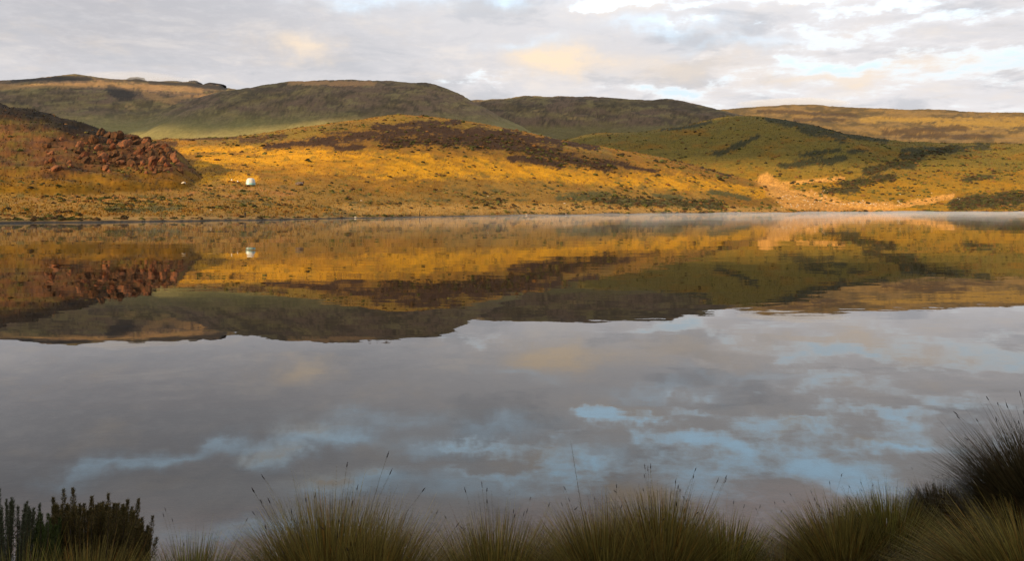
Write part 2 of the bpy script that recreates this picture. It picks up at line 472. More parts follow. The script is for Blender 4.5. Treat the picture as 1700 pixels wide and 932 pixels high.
def cover(px, Y, z, hid, land):
    X = (px - W / 2) / F * Y
    row = HY - (z - EYE) / Y * F
    wob = fbm(px / 34, row / 9, 5, 0.6) * 1.5 + fbm(px / 7.0, row / 2.6, 3, 0.7) * 1.0
    n1 = fbm(X / 60, Y / 75, 5, 0.6); n2 = fbm(X / 14 + 9, Y / 22, 4, 0.6); n3 = fbm(X / 260, Y / 420 + 5, 5)
    f1 = fbm(px / 90, row / 14, 5, 0.6); f2 = fbm(px / 22 + 50, row / 6, 4, 0.6)
    f3 = fbm(px / 6.0 + 20, row / 2.4, 3, 0.7)
    def mixc(c, d, m):
        m = np.clip(m, 0, 1)[:, None]
        return c * (1 - m) + d * m
    N = len(px)
    # golden hill and plain
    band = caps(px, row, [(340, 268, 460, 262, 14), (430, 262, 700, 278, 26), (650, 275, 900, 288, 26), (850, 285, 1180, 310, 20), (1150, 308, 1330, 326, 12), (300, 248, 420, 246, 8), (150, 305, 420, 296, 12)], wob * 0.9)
    g = mixc(np.tile(C(.185, .088, .010), (N, 1)), GOLD, band)  # brown above the gold band stands in for cloud shade
    g = mixc(g, C(.15, .095, .02), caps(px, row, [(300, 236, 460, 232, 9), (420, 232, 560, 215, 12), (700, 200, 860, 222, 9), (900, 236, 1010, 254, 8)], wob) * 0.8)  # duller crest colour, cloud shade painted in
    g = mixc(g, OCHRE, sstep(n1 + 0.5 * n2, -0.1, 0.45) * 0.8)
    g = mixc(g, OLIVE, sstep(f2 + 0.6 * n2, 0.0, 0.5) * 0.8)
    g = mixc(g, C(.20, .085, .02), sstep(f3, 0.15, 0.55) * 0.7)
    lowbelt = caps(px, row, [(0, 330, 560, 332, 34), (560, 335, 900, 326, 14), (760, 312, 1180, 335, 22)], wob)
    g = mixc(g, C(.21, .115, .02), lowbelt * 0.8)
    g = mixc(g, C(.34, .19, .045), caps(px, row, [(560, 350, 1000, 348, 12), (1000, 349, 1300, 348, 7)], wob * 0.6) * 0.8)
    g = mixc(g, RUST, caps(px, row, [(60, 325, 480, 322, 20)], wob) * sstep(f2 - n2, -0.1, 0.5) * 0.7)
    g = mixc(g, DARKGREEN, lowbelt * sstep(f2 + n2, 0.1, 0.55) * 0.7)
    up = caps(px, row, [(380, 235, 640, 205, 12), (640, 200, 780, 212, 14)], wob * 0.5)
    g = mixc(g, OLIVE, up * 0.6)
    burn_shade = caps(px, row, [(445, 243, 560, 236, 6), (520, 236, 640, 222, 9), (600, 226, 740, 213, 9), (640, 238, 760, 226, 12), (740, 226, 850, 236, 16), (800, 222, 930, 236, 9),
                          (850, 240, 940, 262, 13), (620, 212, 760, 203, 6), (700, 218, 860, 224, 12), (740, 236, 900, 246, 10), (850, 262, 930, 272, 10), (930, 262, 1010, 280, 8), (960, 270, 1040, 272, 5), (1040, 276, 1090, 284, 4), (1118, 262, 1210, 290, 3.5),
                          (900, 232, 990, 245, 6), (560, 246, 600, 244, 6)], wob * 1.1)  # dark heath, spread wider to paint in cloud shade on the upper hill
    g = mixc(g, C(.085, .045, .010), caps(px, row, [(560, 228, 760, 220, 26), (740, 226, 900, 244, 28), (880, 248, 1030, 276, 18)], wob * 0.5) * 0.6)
    g = mixc(g, HEATH, np.clip(burn_shade * 1.25, 0, 1) * sstep(f2 + 0.6 * n2, -0.95, -0.25) * 0.98)
    scr = caps(px, row, [(990, 330, 1060, 335, 9), (1060, 335, 1190, 340, 8), (1090, 325, 1130, 330, 7), (930, 328, 1010, 326, 8), (540, 356, 590, 358, 5), (180, 350, 300, 346, 6), (1180, 318, 1240, 330, 6)], wob)
    g = mixc(g, DARKGREEN, scr * 0.85)
    g = mixc(g, OCHRE * 0.8, caps(px, row, [(260, 240, 320, 234, 6)], wob))
    g = mixc(g, HEATH * 1.3, caps(px, row, [(228, 240, 290, 238, 7), (300, 230, 400, 229, 4), (400, 235, 470, 226, 7)], wob) * 0.85)
    # near hill with the outcrop
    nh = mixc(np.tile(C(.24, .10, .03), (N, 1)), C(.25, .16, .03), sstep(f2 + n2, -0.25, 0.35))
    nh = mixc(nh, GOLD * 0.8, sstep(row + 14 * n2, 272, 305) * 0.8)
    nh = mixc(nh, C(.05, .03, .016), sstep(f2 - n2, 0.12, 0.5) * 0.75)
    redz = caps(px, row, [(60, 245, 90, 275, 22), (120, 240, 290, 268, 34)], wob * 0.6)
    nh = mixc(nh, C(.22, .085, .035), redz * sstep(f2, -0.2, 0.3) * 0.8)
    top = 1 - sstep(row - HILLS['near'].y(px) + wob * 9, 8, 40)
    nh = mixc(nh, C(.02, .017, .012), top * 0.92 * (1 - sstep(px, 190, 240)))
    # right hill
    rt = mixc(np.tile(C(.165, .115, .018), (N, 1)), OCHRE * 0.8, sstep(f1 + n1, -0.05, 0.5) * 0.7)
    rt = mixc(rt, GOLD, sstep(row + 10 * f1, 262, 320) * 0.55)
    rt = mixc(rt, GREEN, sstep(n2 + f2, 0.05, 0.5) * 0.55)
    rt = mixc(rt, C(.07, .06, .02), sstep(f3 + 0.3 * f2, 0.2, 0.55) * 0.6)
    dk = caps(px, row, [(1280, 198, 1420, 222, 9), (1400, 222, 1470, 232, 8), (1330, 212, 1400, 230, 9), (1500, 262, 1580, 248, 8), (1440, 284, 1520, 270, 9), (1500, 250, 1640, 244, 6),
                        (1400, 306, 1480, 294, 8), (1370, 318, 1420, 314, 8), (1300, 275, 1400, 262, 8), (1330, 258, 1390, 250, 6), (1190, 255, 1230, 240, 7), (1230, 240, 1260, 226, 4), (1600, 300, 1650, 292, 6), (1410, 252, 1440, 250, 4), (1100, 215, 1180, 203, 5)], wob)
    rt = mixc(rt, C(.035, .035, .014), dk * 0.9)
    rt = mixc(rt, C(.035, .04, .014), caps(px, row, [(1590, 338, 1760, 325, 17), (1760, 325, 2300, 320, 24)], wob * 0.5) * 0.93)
    beach = caps(px, row, [(1270, 300, 1330, 335, 14), (1310, 340, 1480, 344, 11), (1290, 322, 1380, 335, 15), (1480, 344, 1580, 326, 6), (1400, 296, 1300, 305, 4)], wob * 0.7)
    tanb = C(.45, .22, .05)
    # far hills
    fb = mixc(np.tile(FARB, (N, 1)), FAROL, sstep(f1 + 0.5 * n3, -0.2, 0.4))
    fb = mixc(fb, C(.055, .040, .024), sstep(n3 + 0.4 * f2, 0.05, 0.45) * 0.75)
    fb = mixc(fb, C(.05, .036, .024), sstep(f3 + f2 * 0.8, 0.05, 0.55) * 0.75)
    fb = mixc(fb, TAN * 0.9, sstep(n1 * 0.4 + f1 - 0.2 * n3, 0.30, 0.65) * 0.55)
    rdg = 1 - np.abs(fbm(X / 120 + 0.3 * fbm(X / 50, Y / 50, 2), Y / 420, 4, 0.55)) * 2.2
    fb = mixc(fb, C(.042, .034, .020), sstep(rdg, 0.80, 0.93) * 0.6)                 # darker lines put gully shade into the ground colour
    fb = mixc(fb, C(.19, .15, .06), sstep(fbm(px / 40 + 8, row / 7, 5, 0.65), 0.16, 0.30) * 0.5)
    big = mixc(fb, C(.17, .145, .05), sstep(row, 178, 215) * 0.8)
    big = mixc(big, C(.30, .165, .07), caps(px, row, [(480, 137, 620, 138, 5)], wob) * 0.8)
    cr = mixc(big, C(.36, .20, .075), caps(px, row, [(0, 143, 140, 142, 6), (150, 138, 330, 150, 7), (240, 155, 290, 172, 5), (280, 165, 360, 156, 4)], wob) * 0.5)  # far-left stroke paints weak sunlight on the crest as orange
    cr = mixc(cr, C(.03, .026, .022), caps(px, row, [(90, 129, 150, 131, 5), (20, 134, 100, 130, 3), (215, 132, 245, 133, 4), (250, 137, 330, 140, 4), (320, 141, 372, 145, 5), (185, 150, 215, 160, 12)], wob * 0.6) * 0.9)
    mid = mixc(fb * 0.9, C(.115, .092, .036), sstep(row + 6 * f1, 203, 216) * 0.9)
    pl = mixc(np.tile(C(.36, .22, .075), (N, 1)), C(.15, .105, .045), sstep(f1 + f2 * 0.7, -0.25, 0.25) * 0.9)
    pl = mixc(pl, C(.52, .31, .07), caps(px, row, [(1560, 205, 1760, 204, 10), (1430, 200, 1560, 198, 5)], wob) * 0.9)  # sunlit strip of the plateau painted in as paler gold
    pl = mixc(pl, C(.11, .07, .04), caps(px, row, [(1470, 220, 1600, 214, 8), (1500, 226, 1640, 226, 6), (1260, 184, 1420, 192, 4), (1320, 198, 1400, 200, 4)], wob) * 0.8)  # right-hand strokes paint a shadow into the plateau colour
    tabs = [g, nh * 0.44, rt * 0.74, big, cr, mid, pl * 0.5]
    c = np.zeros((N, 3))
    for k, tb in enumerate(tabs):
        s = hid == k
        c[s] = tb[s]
    c = mixc(c, tanb * (0.75 + 0.5 * sstep(f3, -0.4, 0.4))[:, None], beach * 0.85)
    # waterside: worn brown turf, then a wet dark margin
    sh = (1 - sstep(land + 5 * n2, 6, 26)) * (1 - beach * 0.8)
    c = mixc(c, SHOREB * 0.8, sh * 0.7)
    c = mixc(c, MUD, (1 - sstep(land + 0.8 * n2, 0.6, 1.6)) * (1 - 0.75 * beach))
    c = mixc(c, C(.07, .05, .038), (land < -0.3) * 1.0)
    return np.clip(c, 0.004, 1)


def build_hills():
    pin = np.linspace(-30, 1730, 1000)
    pxs = np.concatenate([np.linspace(-1300, -40, 90), pin, np.linspace(1740, 3000, 90)])
    Ys = shore_depth(pxs)
    nb = 10; nr = 365
    sb = np.linspace(0, 1, nb, endpoint=False)
    rows = [8 + (Ys - 8) * (s ** 0.35) for s in sb]
    for k in np.linspace(0, 1, nr):
        kk = k ** 1.12
        rows.append(Ys * (9500 / Ys) ** kk)
    Yg = np.array(rows); Pg = np.tile(pxs, (len(rows), 1))
    z, hid, land = terrain(Pg, Yg, True)
    Xg = (Pg - W / 2) / F * Yg
    V = np.stack([Xg, Yg, z], -1).reshape(-1, 3)
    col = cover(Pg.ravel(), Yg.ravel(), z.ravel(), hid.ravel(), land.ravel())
    R, Cn = Yg.shape
    idx = np.arange(R * Cn).reshape(R, Cn)
    Q = np.stack([idx[:-1, :-1], idx[:-1, 1:], idx[1:, 1:], idx[1:, :-1]], -1).reshape(-1, 4)
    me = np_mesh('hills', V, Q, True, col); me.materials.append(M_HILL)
    o = link(bpy.data.objects.new('hills', me)); tag(o, 'grassy hills and heath rising from the far shore', kind='structure')
    return o


build_hills()

# ------------------------------------------------------------------ near bank and an unseen ridge added behind it
def bank_z(x, y):
    right = sstep(x, 1.0, 3.2)
    edge = 5.7 + 0.25 * np.sin(x * 0.8) + fbm(x / 2.1, y * 0 + 3.3, 3) * 0.4 + right * 0.9
    d = edge - y                                     # metres inland of the water's edge
    z = np.where(d > 0, 1.35 * (1 - np.exp(-np.maximum(d, 0) / 1.9)), np.maximum(d * 0.16, -2.9))
    z = z + right * 0.25 * sstep(d, 0.2, 2.0)
    z = z + fbm(x / 0.9, y / 0.9, 3) * 0.05 + sstep(d, 5, 60) * (fbm(x / 25, y / 25, 4) * 1.2 + 1.0)
    # unseen ridge added towards the sun, raised high enough to shade this bank
    s = -(x * SUN_DIR.x + y * SUN_DIR.y) / math.cos(SUN_EL)   # metres away from the sun
    t = (x * SUN_DIR.y - y * SUN_DIR.x) / math.cos(SUN_EL)
    rz = (10 + 700 * math.tan(SUN_EL)) * np.exp(-((s + 700) / 260) ** 2) * np.exp(-(np.abs(t) / 900) ** 4) * (1 + 0.08 * fbm(x / 160, y / 160, 4))
    return z + np.where(d > 0, rz, 0) * sstep(d, 10, 120)


def build_bank():
    def axis(a, b, fine_a, fine_b, step):
        f = np.arange(fine_a, fine_b, step)
        lo = fine_a - np.geomspace(step, fine_a - a, 45)[::-1]
        hi = fine_b + np.geomspace(step, b - fine_b, 45) if b > fine_b + 1 else np.array([])
        return np.concatenate([lo, f, hi])
    xs = axis(-2400, 2400, -8, 8, 0.08); ys = axis(-2200, 24, -1, 9, 0.08)
    Xg, Yg = np.meshgrid(xs, ys)
    z = bank_z(Xg, Yg)
    V = np.stack([Xg, Yg, z], -1).reshape(-1, 3)
    x, y, zz = V.T
    n = fbm(x / 0.35, y / 0.35, 4); n2 = fbm(x / 1.7, y / 1.7, 4)
    c = np.tile(C(.045, .035, .022), (len(V), 1))
    m = sstep(n + n2, -0.1, 0.5)[:, None]; c = c * (1 - m) + C(.075, .065, .03) * m
    m = (1 - sstep(zz, -0.06, 0.01))[:, None]; c = c * (1 - m) + C(.34, .18, .135) * m        # red-brown silt of the bed
    m = sstep(-zz, 0.2, 0.9)[:, None]; c = c * (1 - m) + C(.05, .047, .045) * m  # bed colour darkens with depth in place of light lost in the water
    R, Cn = Xg.shape
    idx = np.arange(R * Cn).reshape(R, Cn)
    Q = np.stack([idx[:-1, :-1], idx[:-1, 1:], idx[1:, 1:], idx[1:, :-1]], -1).reshape(-1, 4)
    me = np_mesh('ground', V, Q, True, c); me.materials.append(M_GROUND)
    o = link(bpy.data.objects.new('ground', me)); tag(o, 'dark soil of the near bank', kind='structure')


build_bank()

# ------------------------------------------------------------------ water
def build_water():
    m = bpy.data.materials.new('lake_water'); m.use_nodes = True
    t = NT(m.node_tree); t.n.clear()
    geo = t.node('ShaderNodeNewGeometry')
    def ripple(sx_, sy_, detail, amp_x, amp_y):
        mp = t.node('ShaderNodeMapping'); mp.inputs['Scale'].default_value = (sx_, sy_, 1.0)
        t.link(geo.outputs['Position'], mp.inputs['Vector'])
        n = t.noise(mp.outputs[0], 1.0, detail, 0.55)
        v = t.node('ShaderNodeVectorMath', operation='SUBTRACT'); t.link(n.outputs['Color'], v.inputs[0]); v.inputs[1].default_value = (0.5, 0.5, 0.5)
        s = t.node('ShaderNodeVectorMath', operation='MULTIPLY'); t.link(v.outputs[0], s.inputs[0]); s.inputs[1].default_value = (amp_x, amp_y, 0.0)
        return s.outputs[0]
    r1 = ripple(0.8, 2.6, 3.0, 0.005, 0.014)     # small ripples
    r2 = ripple(0.04, 0.30, 2.0, 0.003, 0.009)   # slow swell
    mp = t.node('ShaderNodeMapping'); mp.inputs['Scale'].default_value = (0.012, 0.03, 1.0); t.link(geo.outputs['Position'], mp.inputs['Vector'])
    pat = t.ramp(t.noise(mp.outputs[0], 1.0, 3.0, 0.5).outputs[0], 0.35, 0.65)     # calmer and livelier patches
    sc1 = t.node('ShaderNodeVectorMath', operation='SCALE'); t.link(r1, sc1.inputs[0]); t.link(t.math('MULTIPLY_ADD', pat, 0.8, 0.35), sc1.inputs[3])
    a = t.node('ShaderNodeVectorMath', operation='ADD'); t.link(sc1.outputs[0], a.inputs[0]); t.link(r2, a.inputs[1])
    b = t.node('ShaderNodeVectorMath', operation='ADD'); t.link(a.outputs[0], b.inputs[0]); b.inputs[1].default_value = (0, 0, 1)
    nn = t.node('ShaderNodeVectorMath', operation='NORMALIZE'); t.link(b.outputs[0], nn.inputs[0])
    fr = t.node('ShaderNodeFresnel'); fr.inputs[0].default_value = 1.333; t.link(nn.outputs[0], fr.inputs['Normal'])
    gl = t.node('ShaderNodeBsdfGlossy'); gl.inputs['Roughness'].default_value = 0.0; t.link(nn.outputs[0], gl.inputs['Normal'])
    gl.inputs['Color'].default_value = (1, 1, 1, 1)
    tr = t.node('ShaderNodeBsdfTransparent'); tr.inputs[0].default_value = (0.62, 0.55, 0.46, 1)
    mx = t.node('ShaderNodeMixShader'); t.link(fr.outputs[0], mx.inputs[0]); t.link(tr.outputs[0], mx.inputs[1]); t.link(gl.outputs[0], mx.inputs[2])
    o = t.node('ShaderNodeOutputMaterial'); t.link(mx.outputs[0], o.inputs[0])
    V = [(-2300, -3, 0), (2300, -3, 0), (2300, 1000, 0), (-2300, 1000, 0)]
    me = np_mesh('water', V, [(0, 1, 2, 3)], False); me.materials.append(m)
    ob = link(bpy.data.objects.new('water', me)); tag(ob, 'calm lake mirroring hills and clouds', kind='structure')


build_water()
#NEXT
# ------------------------------------------------------------------ unseen clouds added towards the sun to shade the far hills
def build_shade_clouds():
    m = bpy.data.materials.new('shade_cloud_vapour'); m.use_nodes = True
    t = NT(m.node_tree); t.n.clear()
    geo = t.node('ShaderNodeNewGeometry')
    n = t.noise(geo.outputs['Position'], 0.004, 5.0, 0.6)
    d = t.node('ShaderNodeBsdfDiffuse'); d.inputs[0].default_value = (0.9, 0.9, 0.92, 1)
    tr = t.node('ShaderNodeBsdfTransparent')
    mx = t.node('ShaderNodeMixShader'); t.link(t.ramp(n.outputs[0], 0.28, 0.46), mx.inputs[0])
    t.link(tr.outputs[0], mx.inputs[1]); t.link(d.outputs[0], mx.inputs[2])
    o = t.node('ShaderNodeOutputMaterial'); t.link(mx.outputs[0], o.inputs[0])
    ALT = 1600.0
    k = 1 / math.tan(SUN_EL)
    spots = [(-1500, 2300, 260, 1100, 640), (-250, 2050, 230, 800, 560), (350, 3000, 340, 1000, 700), (330, 1420, 110, 430, 300), (760, 1560, 150, 330, 160), (-2300, 3000, 400, 900, 500)]
    for i, (X, Y, z, rx, ry) in enumerate(spots):
        cxp = X + SUN_DIR.x / math.cos(SUN_EL) * (ALT - z) * k
        cyp = Y + SUN_DIR.y / math.cos(SUN_EL) * (ALT - z) * k
        a = np.linspace(0, 2 * np.pi, 48, endpoint=False); b = np.linspace(-np.pi / 2, np.pi / 2, 18)
        A, B = np.meshgrid(a, b)
        rad = 1 + 0.30 * fbm(np.cos(A) * 1.6 + i * 7, np.sin(A) * 1.6 + 3, 4)
        x = np.cos(B) * np.cos(A) * rx * rad; y = np.cos(B) * np.sin(A) * ry * rad
        zz = np.sin(B) * np.where(B > 0, 70, 25) * (1 + 0.5 * fbm(x / 160, y / 160, 4))
        V = np.stack([x, y, zz], -1).reshape(-1, 3)
        idx = np.arange(A.size).reshape(A.shape); nx = np.roll(idx, -1, 1)
        Q = np.stack([idx[:-1], nx[:-1], nx[1:], idx[1:]], -1).reshape(-1, 4)
        me = np_mesh('cloud', V, Q, True); me.materials.append(m)
        ob = link(bpy.data.objects.new('cloud', me)); ob.location = (cxp, cyp, ALT)
        tag(ob, 'unseen broad flat cloud added to shade the far hills', kind='structure')


build_shade_clouds()

# ------------------------------------------------------------------ hillside grass tufts and bushes
def scatter(n, seed, ymax=1900):
    r = np.random.default_rng(seed)
    px = r.uniform(-60, 1760, n); Ys = shore_depth(px)
    Y = Ys + 2.5 + (ymax - Ys) * r.uniform(0, 1, n) ** 1.8
    z, hid, land = terrain(px, Y, True)
    row = HY - (z - EYE) / Y * F
    return r, px, Y, z, hid, land, row


def dome(seed, seg=7, rings=3, flat=0.7):
    r = np.random.default_rng(seed)
    V = []; 
    for k in range(rings):
        b = (k / rings) * np.pi / 2 - 0.12
        for j in range(seg):
            a = 2 * np.pi * (j + 0.5 * (k % 2)) / seg
            q = r.uniform(0.68, 1.22)
            V.append((np.cos(a) * np.cos(b) * q, np.sin(a) * np.cos(b) * q, np.sin(b) * flat * r.uniform(0.75, 1.3)))
    V.append((r.uniform(-.2, .2), r.uniform(-.2, .2), flat * r.uniform(0.85, 1.25)))
    T = []
    for k in range(rings - 1):
        for j in range(seg):
            a, b = k * seg + j, k * seg + (j + 1) % seg
            c, d = a + seg, b + seg
            T += [(a, b, d), (a, d, c)]
    top = len(V) - 1
    for j in range(seg):
        T.append(((rings - 1) * seg + j, (rings - 1) * seg + (j + 1) % seg, top))
    return np.array(V), np.array(T)


def joined(name, geoms, pos, scale, rot, cols, which, mat, tall=None):
    """many small plants as one mesh"""
    VV, TT, CC = [], [], []; off = 0
    for g, (gv, gt) in enumerate(geoms):
        s = np.where(which == g)[0]
        if not len(s):
            continue
        c, sn = np.cos(rot[s])[:, None], np.sin(rot[s])[:, None]
        x = gv[None, :, 0] * c - gv[None, :, 1] * sn; y = gv[None, :, 0] * sn + gv[None, :, 1] * c
        zz = np.repeat(gv[None, :, 2], len(s), 0) * (tall[s][:, None] if tall is not None else 1)
        P = np.stack([x, y, zz], -1) * scale[s][:, None, None] + pos[s][:, None, :]
        VV.append(P.reshape(-1, 3)); nv = len(gv)
        TT.append((gt[None] + (np.arange(len(s)) * nv)[:, None, None] + off).reshape(-1, 3))
        CC.append(np.repeat(cols[s], nv, 0)); off += len(s) * nv
    me = np_mesh(name, np.concatenate(VV), np.concatenate(TT), False, np.concatenate(CC))
    me.materials.append(mat)
    return link(bpy.data.objects.new(name, me))


def tuft(seed, n=5):
    r = np.random.default_rng(seed); V, T = [], []
    for k in range(n):
        a = r.uniform(0, 2 * np.pi); l = r.uniform(0.35, 0.8); h = r.uniform(0.6, 1.1); wd = r.uniform(0.16, 0.3)
        ca, sa = np.cos(a), np.sin(a); i = len(V)
        V += [(-sa * wd, ca * wd, -0.1), (sa * wd, -ca * wd, -0.1), (ca * l, sa * l, h)]
        T.append((i, i + 1, i + 2))
    return np.array(V), np.array(T)


def build_cover():
    r, px, Y, z, hid, land, row = scatter(105000, 5)
    keep = (land > 4) & (hid < 3) & (row < 360) & (r.uniform(0, 1, len(px)) < 0.9)
    px, Y, z, hid, land = (a[keep] for a in (px, Y, z, hid, land))
    X = (px - W / 2) / F * Y
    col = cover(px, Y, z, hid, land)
    n = len(px)
    col = col * r.uniform(0.35, 1.55, n)[:, None] * np.stack([np.ones(n), r.uniform(0.85, 1.12, n), np.ones(n)], -1)
    s = r.uniform(0.25, 0.65, n) * (1 + sstep(Y, 500, 1600) * 1.2)
    o = joined('hillside_grass', [tuft(k) for k in range(6)], np.stack([X, Y, z], -1), s, r.uniform(0, 6.28, n), np.clip(col, .005, .75), r.integers(0, 6, n), M_BUSH)
    tag(o, 'coarse tussock grass covering the hillsides', 'grass', kind='stuff')

    r, px, Y, z, hid, land, row = scatter(128000, 9)
    X = (px - W / 2) / F * Y
    clump = fbm(X / 26 + 3, Y / 34, 4, 0.6) + 0.5 * fbm(px / 60, row / 9, 4)
    belt = caps(px, row, [(0, 325, 560, 330, 30), (560, 345, 700, 340, 10), (780, 325, 1190, 338, 20), (380, 236, 640, 206, 10), (1350, 300, 1700, 270, 40), (1100, 270, 1210, 300, 12), (100, 290, 330, 270, 12)], clump * 0)
    dark = caps(px, row, [(640, 238, 850, 236, 16), (850, 245, 1010, 278, 14), (990, 330, 1190, 340, 10), (1440, 284, 1580, 248, 9), (1370, 316, 1480, 294, 9), (1590, 340, 1700, 326, 14)], clump * 0)
    prob = 0.05 + 0.55 * belt * sstep(clump, -0.1, 0.35) + 0.5 * dark + 0.22 * sstep(clump, 0.15, 0.5)
    prob = prob + 0.5 * (land < 9) * sstep(clump, 0.0, 0.3) * (px < 1230)
    prob = prob * np.where(hid == 1, 1.0, 1)
    beach = caps(px, row, [(1270, 300, 1330, 335, 12), (1300, 341, 1490, 344, 10), (600, 352, 800, 352, 7)], 0 * px)
    prob = prob * (1 - 0.93 * beach)
    keep = (land > 2.5) & (hid < 3) & (r.uniform(0, 1, len(px)) < prob) & (row > 180)
    px, Y, z, hid, land, row, X = (a[keep] for a in (px, Y, z, hid, land, row, X))
    n = len(px)
    s = (0.3 + 1.1 * r.uniform(0, 1, n) ** 2.4) * np.clip(Y / 420, 0.7, 2.4)
    pal = np.array([(.045, .045, .014), (.07, .07, .02), (.06, .035, .016), (.10, .085, .022), (.035, .028, .014), (.15, .075, .025)])
    pick = np.where(dark[keep] > 0.25, np.array([4, 2, 0])[r.integers(0, 3, n)], r.integers(0, 6, n))
    col = pal[pick] * r.uniform(0.6, 1.2, n)[:, None]
    app = s * F / Y                                        # size as seen
    row_top = row
    order = np.argsort(-app)
    ok = [i for i in order if 0 < px[i] < 1700 and row[i] > 240]
    big = np.array(ok[:270]); small = np.setdiff1d(np.arange(n), big)
    geoms = [dome(100 + k) for k in range(8)]
    o = joined('heath_bushes', geoms, np.stack([X, Y, z - 0.1 * s], -1)[small], s[small], r.uniform(0, 6.28, n)[small], col[small], r.integers(0, 8, n)[small], M_BUSH, r.uniform(0.6, 1.15, n)[small])
    tag(o, 'scattered low heath bushes too many to count on the hillsides', 'bushes', kind='stuff')
    # the ones that show largest are things of their own
    mats = []
    for k, c in enumerate(pal):
        mats.append(plain_mat('heath_bush_%d' % k, tuple(c), 0.95, 0.6, 3.0, 0.05, bump=0.6))
    shapes = {}
    for k in range(10):
        V, T = dome(300 + k, 13, 7, 0.72)
        rr = np.random.default_rng(k); V = V * (1 + 0.16 * rr.normal(size=(len(V), 1)))
        for mi in range(6):
            me = np_mesh('heath_bush', V, T, False); me.materials.append(mats[mi]); shapes[k, mi] = me
    zones = [(330, 'heath bush on the grass between the red rocks and the lake', 'bushes below the red rocks'),
             (600, 'heath bush on the slope around the white dome tent', 'bushes round the camp'),
             (960, 'heath bush on the golden slope between camp and dark shore scrub', 'bushes on the golden slope'),
             (1260, 'heath bush in the dark scrub above the misty shore', 'bushes in the shore scrub'),
             (9999, 'heath bush on the hillside around the pale stony beach', 'bushes by the stony beach')]
    app_mid = np.median(app[big])
    for i in big:
        k = int(r.integers(0, 10)); mi = int(r.integers(0, 6))
        ob = link(bpy.data.objects.new('heath_bush', shapes[k, mi]))
        ob.location = (X[i], Y[i], z[i] - 0.08 * s[i]); ob.rotation_euler = (0, 0, r.uniform(0, 6.28))
        ob.scale = (s[i] * r.uniform(0.85, 1.3), s[i], s[i] * r.uniform(0.65, 1.05))
        zl = next(q for q in zones if px[i] < q[0])
        size = 'large' if app[i] > app_mid else 'small'
        hue = ('dark olive', 'mossy green', 'dark brown', 'yellow green', 'blackish', 'rusty brown')[mi]
        tag(ob, size + ' ' + hue + ' ' + zl[1], 'bush', size + ' ' + hue + ' ' + zl[2])


build_cover()

# ------------------------------------------------------------------ rocks
def rock_mesh(name, seed, mat, sub=3, ang=0.9):
    bm = bmesh.new(); bmesh.ops.create_icosphere(bm, subdivisions=sub, radius=1.0)
    r = np.random.default_rng(seed)
    dirs = r.normal(size=(9, 3)); dirs /= np.linalg.norm(dirs, axis=1)[:, None]; cut = r.uniform(0.55, 0.9, 9)
    for v in bm.verts:
        p = np.array(v.co)
        for d, c in zip(dirs, cut):                       # chop flat faces
            q = p @ d
            if q > c:
                p = p - d * (q - c) * (0.6 + ang * 0.4)
        p = p * (1 + 0.045 * r.normal())
        v.co = p
    me = bpy.data.meshes.new(name); bm.to_mesh(me); bm.free(); me.materials.append(mat)
    return me


M_ROCK_BROWN = plain_mat('brown_rock', (0.09, 0.040, 0.018), 0.95, 0.4, 1.3, 0.05, col2=(0.04, 0.026, 0.016), bump=1.0)
M_ROCK_ORANGE = plain_mat('lichen_rock', (0.17, 0.062, 0.026), 0.95, 0.4, 2.0, 0.05, col2=(0.09, 0.05, 0.03), bump=1.0)
red = [rock_mesh('rock', 40 + k, (M_ROCK_RED, M_ROCK_BROWN, M_ROCK_BROWN, M_ROCK_ORANGE)[k % 4]) for k in range(12)]
pale = [rock_mesh('pale_stone', 60 + k, M_ROCK_PALE, 2) for k in range(6)]
grey = [rock_mesh('boulder', 80 + k, M_ROCK_GREY) for k in range(3)]


def build_outcrop():
    root = link(bpy.data.objects.new('rock_outcrop', None)); base = ground_at(220, 285); root.location = base
    tag(root, 'jagged red rock outcrop on the end of the near hillside', 'rock outcrop')
    r = random.Random(3)
    spots = []
    # slanting ribs, each running down to the right, deep clefts between them
    ribs = [(78, 244, 92, 280, 4), (130, 244, 144, 270, 4), (158, 240, 176, 280, 6), (182, 240, 198, 274, 5), (202, 238, 220, 272, 6), (222, 232, 236, 276, 6), (240, 236, 258, 284, 7), (262, 242, 278, 286, 7), (276, 248, 300, 284, 7), (212, 226, 250, 244, 6), (170, 226, 210, 236, 5)]
    for (x1, y1, x2, y2, n) in ribs:
        for k in range(n):
            f = k / max(n - 1, 1)
            spots.append((x1 + (x2 - x1) * f + r.uniform(-3, 3), y1 + (y2 - y1) * f + r.uniform(-3, 3), r.uniform(1.2, 2.7)))
    for k in range(110):
        spots.append((r.triangular(5, 312, 250), r.uniform(228, 290), r.uniform(0.4, 1.1)))
    for (px, y, s) in spots:
        if y < float(HILLS['near'].y(np.array([px]))[0]) + 3:
            continue
        p = ground_at(px, y)
        if p.y > 470:
            continue
        o = link(bpy.data.objects.new('rock', red[r.randrange(12)]), root)
        o.location = p - base + Vector((0, 0, 0.05 * s))
        o.rotation_euler = (r.uniform(-.6, .5), r.uniform(-0.1, 1.0), r.uniform(-0.9, 0.9))
        o.scale = (s * r.uniform(0.7, 1.1), s * 0.9, s * r.uniform(0.9, 1.6))


build_outcrop()


